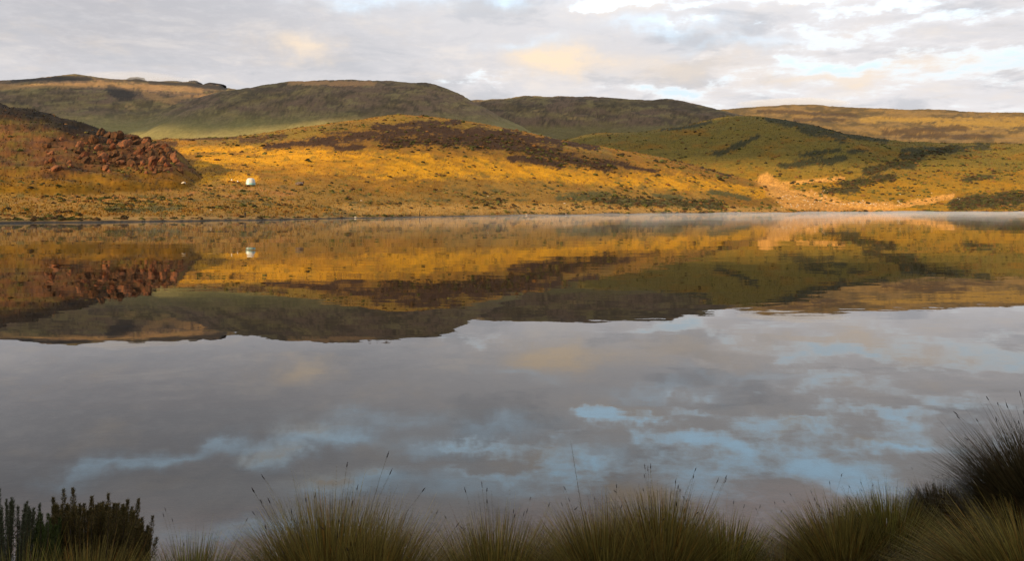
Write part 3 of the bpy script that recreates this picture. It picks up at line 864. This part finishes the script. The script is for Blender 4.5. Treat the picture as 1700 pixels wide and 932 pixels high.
for (px, row, wd, hg, lab) in ((229, 132.5, 15, 4.5, 'rounded dark crag standing alone on the far ridge'), (288, 137, 22, 3.0, 'long low dark crag on the far ridge'),
                               (323, 138.5, 15, 5.0, 'flat topped dark crag in the middle of the far ridge'), (354, 143.5, 19, 6.0, 'biggest dark block of crag at the end of the far ridge')):
    Yc = 3240.0
    o = link(bpy.data.objects.new('crag', rock_mesh('crag', int(px), M_CRAG, 3, 0.9)))
    o.location = ((px - W / 2) / F * Yc, Yc, EYE + (HY - row) / F * Yc - 4); o.scale = (wd / F * Yc * 1.15, 40, hg / F * Yc * 1.3)
    tag(o, lab, 'crag')


def stone(px, y, size, mesh, name, label, cat, group=None, flat=0.7, rot=None):
    p = ground_at(px, y)
    o = link(bpy.data.objects.new(name, mesh))
    o.location = p + Vector((0, 0, size * flat * 0.35)); o.scale = (size * random.uniform(0.9, 1.3), size, size * flat)
    o.rotation_euler = (random.uniform(-.2, .2), random.uniform(-.2, .2), random.uniform(0, 6.28) if rot is None else rot)
    return tag(o, label, cat, group)


stone(497, 308, 1.75, grey[0], 'boulder', 'big purple grey boulder on the slope right of the tent', 'boulder', flat=0.75, rot=0.3)
stone(503, 305, 0.65, red[2], 'boulder', 'small reddish boulder perched behind the big purple grey boulder', 'boulder', flat=1.2)
stone(305, 305, 0.85, pale[0], 'boulder', 'pale tan boulder in the grass below the red outcrop', 'boulder')
stone(387, 303, 1.0, red[4], 'boulder', 'low orange boulder left of the tent under white sacks', 'boulder', flat=0.5)
stone(396, 304, 0.9, red[5], 'boulder', 'brown boulder between the orange boulder and the tent', 'boulder', flat=0.5)
for (px, y, s, lab) in ((27, 338, .35, 'small white stone on the turf at the foot of the near hill'), (32, 365, .5, 'pale stone on the wet margin below the near hill'),
                        (590, 361.6, .55, 'white rounded stone at the water edge beside dark scrub'), (600, 334, .5, 'pale stone beside a dark bush on the open shore'),
                        (874, 357.4, .6, 'pale flat stone at the water edge on a dark spit'), (937, 338.5, .8, 'pale grey boulder above the shore in low scrub'),
                        (939, 356.2, .6, 'long white stone lying along the misty waterline'), (1168, 354, .9, 'grey stone at the misty waterline below the dark scrub'),
                        (350, 349.5, .4, 'small white stone in low scrub left of the standing person'), (810, 326, .45, 'small white stone on the golden slope')):
    stone(px, y, s, pale[random.randrange(6)], 'pale_stone', lab, 'stone', flat=0.55)
rr = random.Random(8)
for k in range(150):
    t = rr.random()
    if t < 0.45: px, y = rr.uniform(1290, 1380), rr.uniform(316, 345)
    elif t < 0.85: px, y = rr.uniform(1370, 1500), rr.gauss(339, 2.5)
    else: px, y = rr.uniform(1490, 1600), rr.gauss(328, 4)
    y = min(y, 349); sz = rr.uniform(0.35, 0.95)
    where = 'up the tan valley mouth above the beach' if t < 0.45 else ('along the beach line behind the water' if t < 0.85 else 'on the slope between beach and dark scrub')
    size = 'larger' if sz > 0.65 else 'small'
    stone(px, y, sz, pale[rr.randrange(6)], 'pale_stone', size + ' pale stone strewn ' + where, 'stone', size + ' stones ' + where, 0.6)

# ------------------------------------------------------------------ camp
def build_tent():
    p = ground_at(416, 306.5)
    root = link(bpy.data.objects.new('dome_tent', None)); root.location = p
    tag(root, 'white dome tent with turquoise lower front on the grassy slope', 'tent')
    white = plain_mat('tent_fabric', (0.56, 0.55, 0.50), 0.6, 0.05, 2.0, 0.3, 0.2)
    teal = plain_mat('tent_skirt', (0.22, 0.42, 0.40), 0.6, 0.15, 2.0, 0.3)
    sc_ = p.y / 300.0
    Wd, Dp, Ht = 1.78 * sc_, 1.7 * sc_, 2.35 * sc_
    def shell(a0, a1, b0, b1, na, nb, off=1.0):
        V = []
        for i in range(nb + 1):
            for j in range(na + 1):
                b = b0 + (b1 - b0) * i / nb; a = a0 + (a1 - a0) * j / na
                h = math.sin(b); rr_ = max(math.cos(b), 0.0) ** 0.5
                sag = 1 - 0.035 * abs(math.sin(a * 3)) * math.cos(b)
                V.append((math.cos(a) * rr_ * Wd * off * sag, math.sin(a) * rr_ * Dp * off * sag, h * Ht * off))
        idx = np.arange((nb + 1) * (na + 1)).reshape(nb + 1, na + 1)
        Q = np.stack([idx[:-1, :-1], idx[:-1, 1:], idx[1:, 1:], idx[1:, :-1]], -1).reshape(-1, 4)
        return np.array(V), Q
    def part(name, mat, *a, **k):
        V, Q = shell(*a, **k); me = np_mesh(name, V, Q, True); me.materials.append(mat)
        return link(bpy.data.objects.new(name, me), root)
    pi = math.pi
    part('canopy', white, 0, 2 * pi, 0.20, pi / 2, 36, 10)
    part('skirt', teal, 0, 2 * pi, -0.06, 0.205, 36, 2, off=1.004)
    part('door', plain_mat('tent_door', (0.62, 0.72, 0.72), 0.6, 0.1, 2.0, 0.2), pi * 1.36, pi * 1.46, -0.05, 0.62, 4, 6, off=1.02)
    polem = plain_mat('tent_pole', (0.35, 0.36, 0.36), 0.5)
    for a in (0.6, pi - 0.6, pi + 0.6, 2 * pi - 0.6):
        part('pole', polem, a - 0.025, a + 0.025, -0.03, pi / 2, 1, 12, off=1.012)


build_tent()


def sack(px, y, s, lab):
    p = ground_at(px, y)
    V, T = dome(int(px), 10, 5, 1.0)
    V[:, 2] = np.maximum(V[:, 2], -0.05); V = V * (0.9, 0.8, 1.25)
    V[-1] = (0.05, 0, 1.7)
    me = np_mesh('sack', V, T, True); me.materials.append(M_SACK)
    o = link(bpy.data.objects.new('white_sack', me)); o.location = p; o.scale = (s, s, s); tag(o, lab, 'sack')


M_SACK = plain_mat('sack_cloth', (0.80, 0.77, 0.72), 0.8, 0.1, 3.0, 0.1)
sack(384.5, 299.5, 0.30, 'white sack standing behind the orange boulder at the camp')
sack(394.5, 302.0, 0.30, 'white sack on the brown boulder nearest the tent')


def build_person():
    p = ground_at(407, 362.5)
    J = dict(pel=(0, 0, .95), ch=(0, .02, 1.3), nk=(0, .02, 1.5), hd=(0, -.02, 1.62), tp=(0, -.02, 1.74),
             kl=(-.11, -.03, .5), fl=(-.12, .0, .07), tl=(-.13, -.16, .03), kr=(.11, -.02, .5), fr=(.14, .03, .07), tr=(.16, -.13, .03),
             sl=(-.2, .02, 1.42), el=(-.28, .04, 1.15), hl=(-.24, -.10, .95), sr=(.2, .02, 1.42), er=(.27, .05, 1.15), hr=(.22, -.12, 1.0))
    E = ['pel ch', 'ch nk', 'nk hd', 'hd tp', 'pel kl', 'kl fl', 'fl tl', 'pel kr', 'kr fr', 'fr tr', 'ch sl', 'sl el', 'el hl', 'ch sr', 'sr er', 'er hr']
    R = dict(pel=.16, ch=.18, nk=.065, hd=.10, tp=.085, kl=.085, fl=.06, tl=.045, kr=.085, fr=.06, tr=.045, sl=.085, el=.06, hl=.045, sr=.085, er=.06, hr=.045)
    names = list(J)
    me = bpy.data.meshes.new('person'); me.from_pydata([J[n] for n in names], [tuple(names.index(q) for q in e.split()) for e in E], [])
    ob = bpy.data.objects.new('person_tmp', me); COL.objects.link(ob)
    md = ob.modifiers.new('skin', 'SKIN')
    for i, n in enumerate(names):
        me.skin_vertices[0].data[i].radius = (R[n], R[n] * 0.85); me.skin_vertices[0].data[i].use_root = (n == 'pel')
    sb = ob.modifiers.new('sub', 'SUBSURF'); sb.levels = 1; sb.render_levels = 1
    dg = bpy.context.evaluated_depsgraph_get()
    m2 = bpy.data.meshes.new_from_object(ob.evaluated_get(dg))
    bpy.data.objects.remove(ob)
    m2.materials.clear()
    for mt in (plain_mat('dark_jacket', (0.018, 0.018, 0.022), 0.8), plain_mat('dark_trousers', (0.025, 0.022, 0.02), 0.8), plain_mat('skin', (0.16, 0.085, 0.055), 0.6)):
        m2.materials.append(mt)
    for f in m2.polygons:
        z = f.center.z; x = abs(f.center.x)
        f.material_index = 2 if z > 1.5 or (z < 1.02 and x > .19) else (0 if z > .92 else 1)
        f.use_smooth = True
    o = link(bpy.data.objects.new('person', m2)); o.location = p; o.rotation_euler = (0, 0, 0.6)
    tag(o, 'person in dark clothes standing on the bank at the far waterline', 'person')
    # knitted cap
    V, T = dome(5, 10, 4, 0.9)
    me = np_mesh('cap', V * 0.115, T, True); me.materials.append(plain_mat('cap_wool', (0.02, 0.02, 0.03), 0.9))
    c = link(bpy.data.objects.new('cap', me), o); c.location = (0, -.02, 1.70)


build_person()


def build_lobelia():
    p = ground_at(696.5, 359.0)
    root = link(bpy.data.objects.new('lobelia_plant', None)); root.location = p
    tag(root, 'tall dark tapering plant spike standing alone at the far waterline', 'plant')
    r = np.random.default_rng(4)
    V, Q = [], []
    hgt = 2.5
    for i in range(15):
        f = i / 14
        for j in range(8):
            a = j / 8 * 6.283; rad = 0.16 * (1 - f) ** 0.6 * r.uniform(0.75, 1.25) + 0.02
            V.append((math.cos(a) * rad + 0.04 * f, math.sin(a) * rad, f * hgt))
    idx = np.arange(120).reshape(15, 8); nx = np.roll(idx, -1, 1)
    Q = np.stack([idx[:-1], nx[:-1], nx[1:], idx[1:]], -1).reshape(-1, 4)
    me = np_mesh('spike', V, Q, True); me.materials.append(plain_mat('spike_bracts', (0.04, 0.035, 0.02), 0.9, 0.5, 20.0, 0.05, bump=0.5))
    link(bpy.data.objects.new('spike', me), root)
    lm = plain_mat('rosette_leaf', (0.06, 0.06, 0.02), 0.8)
    leaf = np_mesh('leaf', [(-.04, 0, 0.02), (.04, 0, 0.02), (.06, .22, .2), (-.06, .22, .2), (0, .45, .22)], [(0, 1, 2), (0, 2, 3), (3, 2, 4)], True); leaf.materials.append(lm)
    for k in range(16):
        o = link(bpy.data.objects.new('leaf', leaf), root); o.rotation_euler = (random.uniform(-.2, .5), 0, k * 2.4)


build_lobelia()

# ------------------------------------------------------------------ foreground tussocks
def blades(n, r0, L, spread, seed, green, straw, lean=(0, 0), wid=0.0022):
    r = np.random.default_rng(seed)
    K = 5
    rho = np.sqrt(r.uniform(0, 1, n)); ph = r.uniform(0, 2 * np.pi, n)
    root = np.stack([rho * r0 * np.cos(ph), rho * r0 * np.sin(ph), np.zeros(n)], -1)
    phi = ph + r.normal(0, 0.5, n)
    th = np.abs(rho * spread * 0.75 + r.normal(0, 0.10, n)); bend = r.uniform(0.1, 0.9, n) * (0.3 + rho) * spread * 1.1
    ln = L * r.uniform(0.55, 1.0, n) * (1.08 - 0.18 * rho) + L * 0.14 * (r.uniform(0, 1, n) > 0.93)
    stray = r.uniform(0, 1, n) < 0.12
    bend = np.where(stray, bend + r.uniform(0.3, 1.0, n), bend)
    P = [root]; pos = root.copy()
    for k in range(1, K):
        s = (k - 0.5) / (K - 1)
        t = th + bend * s ** 1.4
        d = np.stack([np.sin(t) * np.cos(phi) + lean[0] * s, np.sin(t) * np.sin(phi) + lean[1] * s, np.cos(t)], -1)
        pos = pos + d * (ln / (K - 1))[:, None]; P.append(pos)
    P = np.stack(P, 1)
    tw = phi + np.pi / 2 + r.normal(0, 0.6, n)
    side = np.stack([np.cos(tw), np.sin(tw), np.zeros(n)], -1)
    wk = wid * r.uniform(0.7, 1.4, n)[:, None] * (1 - np.linspace(0, 1, K) ** 1.6 * 0.88)[None]
    A = P - side[:, None] * wk[..., None]; B = P + side[:, None] * wk[..., None]
    V = np.stack([A, B], 2).reshape(-1, 3)
    base = (np.arange(n) * K * 2)[:, None] + (np.arange(K - 1) * 2)[None]
    Q = np.stack([base, base + 1, base + 3, base + 2], -1).reshape(-1, 4)
    mixv = np.clip(r.beta(1.2, 2.2, n)[:, None] * 0.6 + np.linspace(-0.30, 0.72, K)[None], 0, 1)     # tips dry to straw first
    col = np.array(green)[None, None] * (1 - mixv[..., None]) + np.array(straw)[None, None] * mixv[..., None]
    rust = (r.uniform(0, 1, n) < 0.12)[:, None, None]
    col = np.where(rust, col * np.array((1.2, 0.7, 0.55)), col) * (0.22 + 1.05 * r.uniform(0, 1, n) ** 1.5)[:, None, None]
    col = np.repeat(col[:, :, None], 2, 2).reshape(-1, 3)
    return np_mesh('blades', V, Q, True, col)


def stalk_meshes(seed):
    """a thin curved stem and the dark spike at its end, unit height"""
    r = np.random.default_rng(seed); K = 9
    th0, bend = r.uniform(0.05, 0.35), r.uniform(0.05, 0.7)
    pts = [np.zeros(3)]; tang = []
    for k in range(1, K):
        t = th0 + bend * (k / (K - 1)) ** 2.2
        d = np.array((math.sin(t), 0.04 * math.sin(k), math.cos(t))); tang.append(d); pts.append(pts[-1] + d / (K - 1))
    V, Q = [], []
    for k, p in enumerate(pts):
        rad = 0.0016 * (1 - 0.45 * k / (K - 1))
        for j in range(3):
            a = j * 2.094; V.append(p + np.array((math.cos(a) * rad, math.sin(a) * rad, 0)))
    idx = np.arange(K * 3).reshape(K, 3); nx = np.roll(idx, -1, 1)
    Q = np.stack([idx[:-1], nx[:-1], nx[1:], idx[1:]], -1).reshape(-1, 4)
    st = np_mesh('seed_stalk', V, Q, True); st.materials.append(M_STALK)
    e = pts[-1]; d = tang[-1]; d = d / np.linalg.norm(d)
    ln = r.uniform(0.028, 0.046); u = np.cross(d, (0, 1, 0)); u /= np.linalg.norm(u); v = np.cross(d, u)
    V = []; prof = [(0, .2), (.15, .8), (.35, 1), (.6, .9), (.85, .5), (1, .1)]
    for f, q in prof:
        for j in range(5):
            a = j * 1.2566; rad = 0.0029 * q * r.uniform(0.8, 1.25)
            V.append(e + d * (f * ln - 0.2 * ln) + (u * math.cos(a) + v * math.sin(a)) * rad)
    idx = np.arange(30).reshape(6, 5); nx = np.roll(idx, -1, 1)
    Q = np.stack([idx[:-1], nx[:-1], nx[1:], idx[1:]], -1).reshape(-1, 4)
    hd = np_mesh('seed_head', V, Q, True); hd.materials.append(M_SEED)
    return st, hd


STALKS = [stalk_meshes(500 + k) for k in range(12)]
G1, S1 = (.030, .044, .008), (.29, .215, .052)      # green and straw
G2, S2 = (.020, .024, .008), (.085, .062, .026)      # dull dark tussock
G3, S3 = (.031, .050, .008), (.24, .20, .042)      # fresher green


def tussock(px, top, Y, half_px, n, pal, label, stalks=14, lean=(0, 0), hk=1.2, seed=0, spread=0.85, long_stalk=None):
    X = (px - W / 2) / F * Y
    z0 = float(bank_z(np.array([X]), np.array([Y]))[0]) - 0.03
    zt = EYE - (top - HY) / F * Y
    L = max(zt - z0, 0.22)
    r0 = half_px / F * Y * 0.36
    root = link(bpy.data.objects.new('grass_tussock', None)); root.location = (X, Y, z0)
    tag(root, label, 'grass', 'tussocks along the near bank')
    me = blades(int(n * 1.65), r0, L * 0.97, spread * 1.08, seed, pal[0], pal[1], lean); me.materials.append(M_GRASS)
    b = link(bpy.data.objects.new('blades', me), root); b['kind'] = 'stuff'
    r = random.Random(seed)
    for k in range(stalks):
        st, hd = STALKS[r.randrange(12)]
        s = link(bpy.data.objects.new('seed_stalk', st), root)
        a = r.uniform(0, 6.283); q = r0 * math.sqrt(r.random())
        s.location = (math.cos(a) * q, math.sin(a) * q, 0)
        s.rotation_euler = (r.gauss(0, 0.12), r.gauss(0, 0.16) + lean[0] * 0.3, a + r.gauss(0, 0.5))
        h = L * (0.95 + (hk - 0.95) * r.random() ** 1.8); s.scale = (h, h, h)
        e = link(bpy.data.objects.new('seed_head', hd), s)
        f = 1.0 / max(h, 0.3) * 0.8
        e.scale = (1, 1, 1)
    if long_stalk:
        dxl, hl = long_stalk
        s = link(bpy.data.objects.new('bare_stalk', BARE), root)
        d = Vector((dxl, 0.05, hl)); s.rotation_euler = d.to_track_quat('Z', 'Y').to_euler(); s.scale = (1, 1, d.length)
    return root


BARE = np_mesh('bare_stalk', [(math.cos(j * 2.094) * q + b_, math.sin(j * 2.094) * q, f) for f, q, b_ in ((0, .002, 0), (.35, .0018, .012), (.7, .0014, .012), (1, .0007, 0)) for j in range(3)],
               [(k * 3 + j, k * 3 + (j + 1) % 3, k * 3 + 3 + (j + 1) % 3, k * 3 + 3 + j) for k in range(3) for j in range(3)], True)
BARE.materials.append(M_STALK)


tussock(545, 815, 4.45, 105, 4600, (G1, S1), 'tall golden tussock with upright blades, beside a rounder tussock leaning over', 15, (-0.06, 0), seed=1, spread=0.62)
tussock(622, 846, 4.30, 70, 3000, (G2, S1), 'rounder tussock leaning away from the tall golden tussock it touches', 6, (0.18, 0), seed=2, spread=0.7)
tussock(822, 853, 4.35, 95, 4200, (G1, S1), 'low rounded tussock standing alone with open water on both sides', 16, seed=3, spread=0.8)
tussock(1000, 838, 4.40, 95, 4000, (G1, S1), 'golden brown tussock with one very long bare stalk above it', 10, (-0.14, 0), seed=4, spread=0.85, long_stalk=(-0.17, 1.0))
tussock(1100, 815, 4.55, 95, 4600, (G1, S1), 'tall straw-tipped tussock in the middle of a run of three', 22, seed=5, spread=0.7)
tussock(1205, 855, 4.50, 85, 3600, (G3, S3), 'shorter greener tussock at the end of a run of three', 12, (0.1, 0), seed=6, spread=0.8)
tussock(1400, 832, 4.40, 95, 4200, (G1, S1), 'broad golden green tussock on the bank next to a darker upright one', 18, (-0.12, 0), seed=7, spread=0.85)
tussock(1478, 815, 4.50, 85, 4000, (G3, S3), 'green tussock between a golden tussock and a dark upright one', 14, seed=8, spread=0.7)
tussock(1568, 802, 4.70, 70, 3600, (G2, S2), 'dark upright tussock with many seed heads before the tall one', 18, seed=9, spread=0.55)
tussock(1742, 694, 4.10, 90, 5200, (G2, S2), 'tallest dark tussock arching out over the water', 26, (-0.22, 0.05), seed=10, spread=0.72)
tussock(1690, 815, 4.9, 60, 3200, (G2, S2), 'dull brown tussock tucked under the tallest dark tussock', 10, (-0.22, 0), seed=15, spread=0.85)
tussock(1712, 832, 3.35, 120, 4600, (G3, S1), 'yellow green tussock fanning out below the tallest dark tussock', 3, (-0.35, 0), seed=11, spread=1.0)
tussock(318, 890, 4.20, 75, 3200, (G3, S3), 'low green tussock next to the dark heath shrub', 5, seed=12, spread=0.9)
tussock(140, 893, 3.80, 55, 1800, (G2, S1), 'small tussock of thin dry blades in front of the heath shrub', 2, seed=13, spread=0.6)
tussock(30, 900, 3.70, 70, 2000, (G3, S3), 'small dull green tussock under the feathery heath shrub', 2, seed=14, spread=0.8)
tussock(472, 905, 4.40, 40, 600, (G2, S1), 'thin sparse tussock at the foot of the tall golden tussock', 7, (-0.1, 0), hk=1.7, seed=16, spread=0.7)
tussock(715, 915, 4.40, 40, 450, (G2, S2), 'sparse dark tussock of broken stems between two bigger tussocks', 8, seed=17, spread=1.0)
tussock(912, 915, 4.30, 34, 400, (G2, S2), 'small ragged tussock beside the golden brown tussock', 4, seed=18, spread=1.0)
tussock(1300, 895, 4.30, 50, 900, (G2, S1), 'straggling thin tussock in the gap below the reddish shallows', 12, hk=1.6, seed=19, spread=1.0)
tussock(1560, 905, 3.60, 70, 1500, (G2, S2), 'low dark tussock of flattened blades at the foot of the bank', 0, (-0.3, 0), seed=20, spread=1.1)


# ------------------------------------------------------------------ heath shrubs on the near bank
def shrub(name, label, px_c, Y, spires, leaf_a, leaf_b, needle=0.010, rad=0.022, dens=2600, seed=0):
    """spires: (foot column, tip column, tip row) in the photograph, all rooted in one bush"""
    r = np.random.default_rng(seed)
    X0 = (px_c - W / 2) / F * Y
    z0 = float(bank_z(np.array([X0]), np.array([Y]))[0])
    root = link(bpy.data.objects.new(name, None)); root.location = (X0, Y, z0 - 0.02)
    tag(root, label, 'shrub')
    VV, CC = [], []
    for (fx, tx, ty) in spires:
        yy = Y + r.uniform(-0.22, 0.22)
        foot = np.array((((fx - W / 2) / F * Y - X0) * 0.45, (yy - Y) * 0.4, 0.0))
        tip = np.array(((tx - W / 2) / F * yy - X0, yy - Y, EYE - (ty - HY) / F * yy - z0))
        mid = (foot + tip) / 2 + np.array(((tip[0] - foot[0]) * 0.18, 0, 0.02))
        ts = np.linspace(0, 1, 9)[:, None]
        pts = foot * (1 - ts) ** 2 + 2 * mid * ts * (1 - ts) + tip * ts ** 2
        V = []
        for k, p in enumerate(pts):
            q = 0.006 * (1 - 0.8 * k / 8)
            for j in range(4):
                a = j * 1.571; V.append(p + np.array((math.cos(a) * q, math.sin(a) * q, 0)))
        idx = np.arange(36).reshape(9, 4); nx = np.roll(idx, -1, 1)
        me = np_mesh('stem', V, np.stack([idx[:-1], nx[:-1], nx[1:], idx[1:]], -1).reshape(-1, 4), True); me.materials.append(M_STEM)
        link(bpy.data.objects.new('stem', me), root)
        ln = np.linalg.norm(tip - foot); n = int(dens * ln * r.uniform(0.6, 1.2)); rad_k = rad * r.uniform(0.55, 1.2)
        f = 1 - r.uniform(0, 1, n) ** 1.15 * 0.85
        c = foot * ((1 - f) ** 2)[:, None] + 2 * mid * (2 * f * (1 - f) / 2)[:, None] + tip * (f ** 2)[:, None]
        ph = r.uniform(0, 6.283, n); taper = np.clip((1.02 - f) * 5, 0.12, 1) * (0.75 + 0.5 * np.sin(f * 40 + fx) ** 2)
        rr_ = rad_k * taper * np.sqrt(r.uniform(0, 1, n))
        out = np.stack([np.cos(ph), np.sin(ph), np.zeros(n)], -1)
        b = c + out * rr_[:, None] + r.normal(0, 0.002, (n, 3))
        dirn = out * 0.75 + np.array((0, 0, 0.9)) + r.normal(0, 0.25, (n, 3)); dirn /= np.linalg.norm(dirn, axis=1)[:, None]
        sd = np.cross(dirn, r.normal(size=(n, 3))); sd /= np.linalg.norm(sd, axis=1)[:, None]
        l = needle * r.uniform(0.6, 1.4, n)[:, None]
        VV.append(np.stack([b - sd * 0.0014, b + sd * 0.0014, b + dirn * l], 1).reshape(-1, 3))
        m = r.uniform(0, 1, n)[:, None]
        cc_ = np.array(leaf_a) * (1 - m) + np.array(leaf_b) * m
        CC.append(np.repeat(cc_ * r.uniform(0.6, 1.4, n)[:, None], 3, 0))
    V = np.concatenate(VV); T = np.arange(len(V)).reshape(-1, 3)
    me = np_mesh('foliage', V, T, False, np.concatenate(CC)); me.materials.append(M_HEATH)
    o = link(bpy.data.objects.new('foliage', me), root); o['kind'] = 'stuff'


rs = random.Random(21)
sp = [(95, 88, 822), (108, 105, 808), (118, 121, 806), (150, 152, 820), (178, 180, 815), (210, 212, 826), (228, 230, 824), (250, 254, 852)]
for k in range(120):
    x = rs.uniform(84, 254); q = abs(rs.gauss(0, 17)); sp.append((165 + (x - 165) * 0.65 + rs.uniform(-14, 14), x + rs.uniform(-6, 6), 826 + abs(x - 150) * 0.12 + max(0, x - 215) * 0.9 + q))
for k in range(16):
    x = rs.uniform(215, 262); sp.append((x - 40, x, 850 + (x - 215) * 0.6 + rs.uniform(0, 30)))
shrub('heath_shrub', 'dense dark heath shrub with upright spiky shoots on the bank', 165, 4.5, sp, (.040, .042, .013), (.120, .075, .024), 0.013, 0.027, 2500, 1)
sp = []
for k in range(34):
    a = rs.uniform(-0.5, 1.0); l = rs.uniform(60, 105); sp.append((18 + rs.uniform(-15, 20), 15 + math.sin(a) * l * 0.75 + rs.uniform(-6, 6), 925 - math.cos(a * 0.8) * l))
sp += [(8, -2, 806), (20, 30, 836), (30, 45, 828), (36, 66, 832), (20, 12, 834)]
shrub('heath_shrub', 'feathery grey green heath shrub with thin spreading branches', 15, 4.2, sp, (.040, .050, .020), (.060, .060, .035), 0.012, 0.010, 1500, 2)
sp = []
for k in range(26):
    x = rs.uniform(58, 98); sp.append((x, x + rs.uniform(-8, 8), 846 + rs.uniform(0, 35)))
shrub('heath_shrub', 'small bright green heath shrub wedged between the dark and the feathery shrub', 78, 4.25, sp, (.030, .045, .010), (.050, .060, .014), 0.011, 0.020, 2600, 3)


# ------------------------------------------------------------------ morning mist lying on the far water
def build_mist():
    m = bpy.data.materials.new('mist'); m.use_nodes = True
    t = NT(m.node_tree); t.n.clear()
    v = t.node('ShaderNodeVolumePrincipled'); v.inputs['Density'].default_value = 0.0022
    v.inputs['Color'].default_value = (0.95, 0.95, 0.96, 1); v.inputs['Anisotropy'].default_value = 0.2
    o = t.node('ShaderNodeOutputMaterial'); t.link(v.outputs[0], o.inputs['Volume'])
    pxs = np.linspace(-300, 2100, 160); fr = np.linspace(0, 1, 24)
    P, Fq = np.meshgrid(pxs, fr)
    Ys = shore_depth(P)
    Y = Ys * (0.12 + 0.90 * Fq)
    h = np.sin(np.clip(Fq, 0, 1) ** 1.3 * np.pi * 0.97) ** 0.9 * (0.15 + 1.35 * sstep(P, 450, 1350)) * np.clip(1 + 1.3 * fbm(P / 70, Fq * 4, 4), 0.1, 2)
    X = (P - W / 2) / F * Y
    top = np.stack([X, Y, 0.06 + np.maximum(h, 0.01)], -1).reshape(-1, 3); bot = np.stack([X, Y, np.full_like(X, 0.05)], -1).reshape(-1, 3)
    R, Cn = X.shape; idx = np.arange(R * Cn).reshape(R, Cn); off = R * Cn
    Qt = np.stack([idx[:-1, :-1], idx[:-1, 1:], idx[1:, 1:], idx[1:, :-1]], -1).reshape(-1, 4)
    Qb = Qt[:, ::-1] + off
    ring = np.concatenate([idx[0, :], idx[1:, -1], idx[-1, -2::-1], idx[-2:0:-1, 0]]); r2 = np.roll(ring, -1)
    Qs = np.stack([ring + off, r2 + off, r2, ring], -1)
    me = np_mesh('mist', np.concatenate([top, bot]), np.concatenate([Qt, Qb, Qs]), True); me.materials.append(m)
    ob = link(bpy.data.objects.new('mist', me)); tag(ob, 'thin morning mist lying on the far water', 'mist', kind='stuff')


build_mist()


def build_wisps():
    """cloud caps caught on the two summits"""
    m = bpy.data.materials.new('wisp'); m.use_nodes = True
    t = NT(m.node_tree); t.n.clear()
    v = t.node('ShaderNodeVolumePrincipled'); v.inputs['Density'].default_value = 0.0032; v.inputs['Color'].default_value = (0.97, 0.97, 0.98, 1)
    o = t.node('ShaderNodeOutputMaterial'); t.link(v.outputs[0], o.inputs['Volume'])
    for (px, row, Y, a, c, lab) in ((215, 128, 3150, 190, 17, 'thin cloud cap caught on the craggy ridge'), (285, 134, 3200, 130, 12, 'thin cloud shred beside the craggy ridge cap'), (1320, 172, 6000, 420, 34, 'thin cloud cap lying on the far plateau summit')):
        A, B = np.meshgrid(np.linspace(0, 2 * np.pi, 40, endpoint=False), np.linspace(-np.pi / 2, np.pi / 2, 16))
        rad = 1 + 0.22 * fbm(np.cos(A) * 2 + px, np.sin(A) * 2 + B, 3)
        V = np.stack([np.cos(B) * np.cos(A) * a * rad, np.cos(B) * np.sin(A) * a * 0.5 * rad, np.sin(B) * c * rad], -1).reshape(-1, 3)
        idx = np.arange(A.size).reshape(A.shape); nx = np.roll(idx, -1, 1)
        me = np_mesh('cloud_cap', V, np.stack([idx[:-1], nx[:-1], nx[1:], idx[1:]], -1).reshape(-1, 4), True); me.materials.append(m)
        ob = link(bpy.data.objects.new('cloud_cap', me)); ob.location = ((px - W / 2) / F * Y, Y, EYE + (HY - row) / F * Y)
        tag(ob, lab, 'cloud', kind='stuff')


build_wisps()
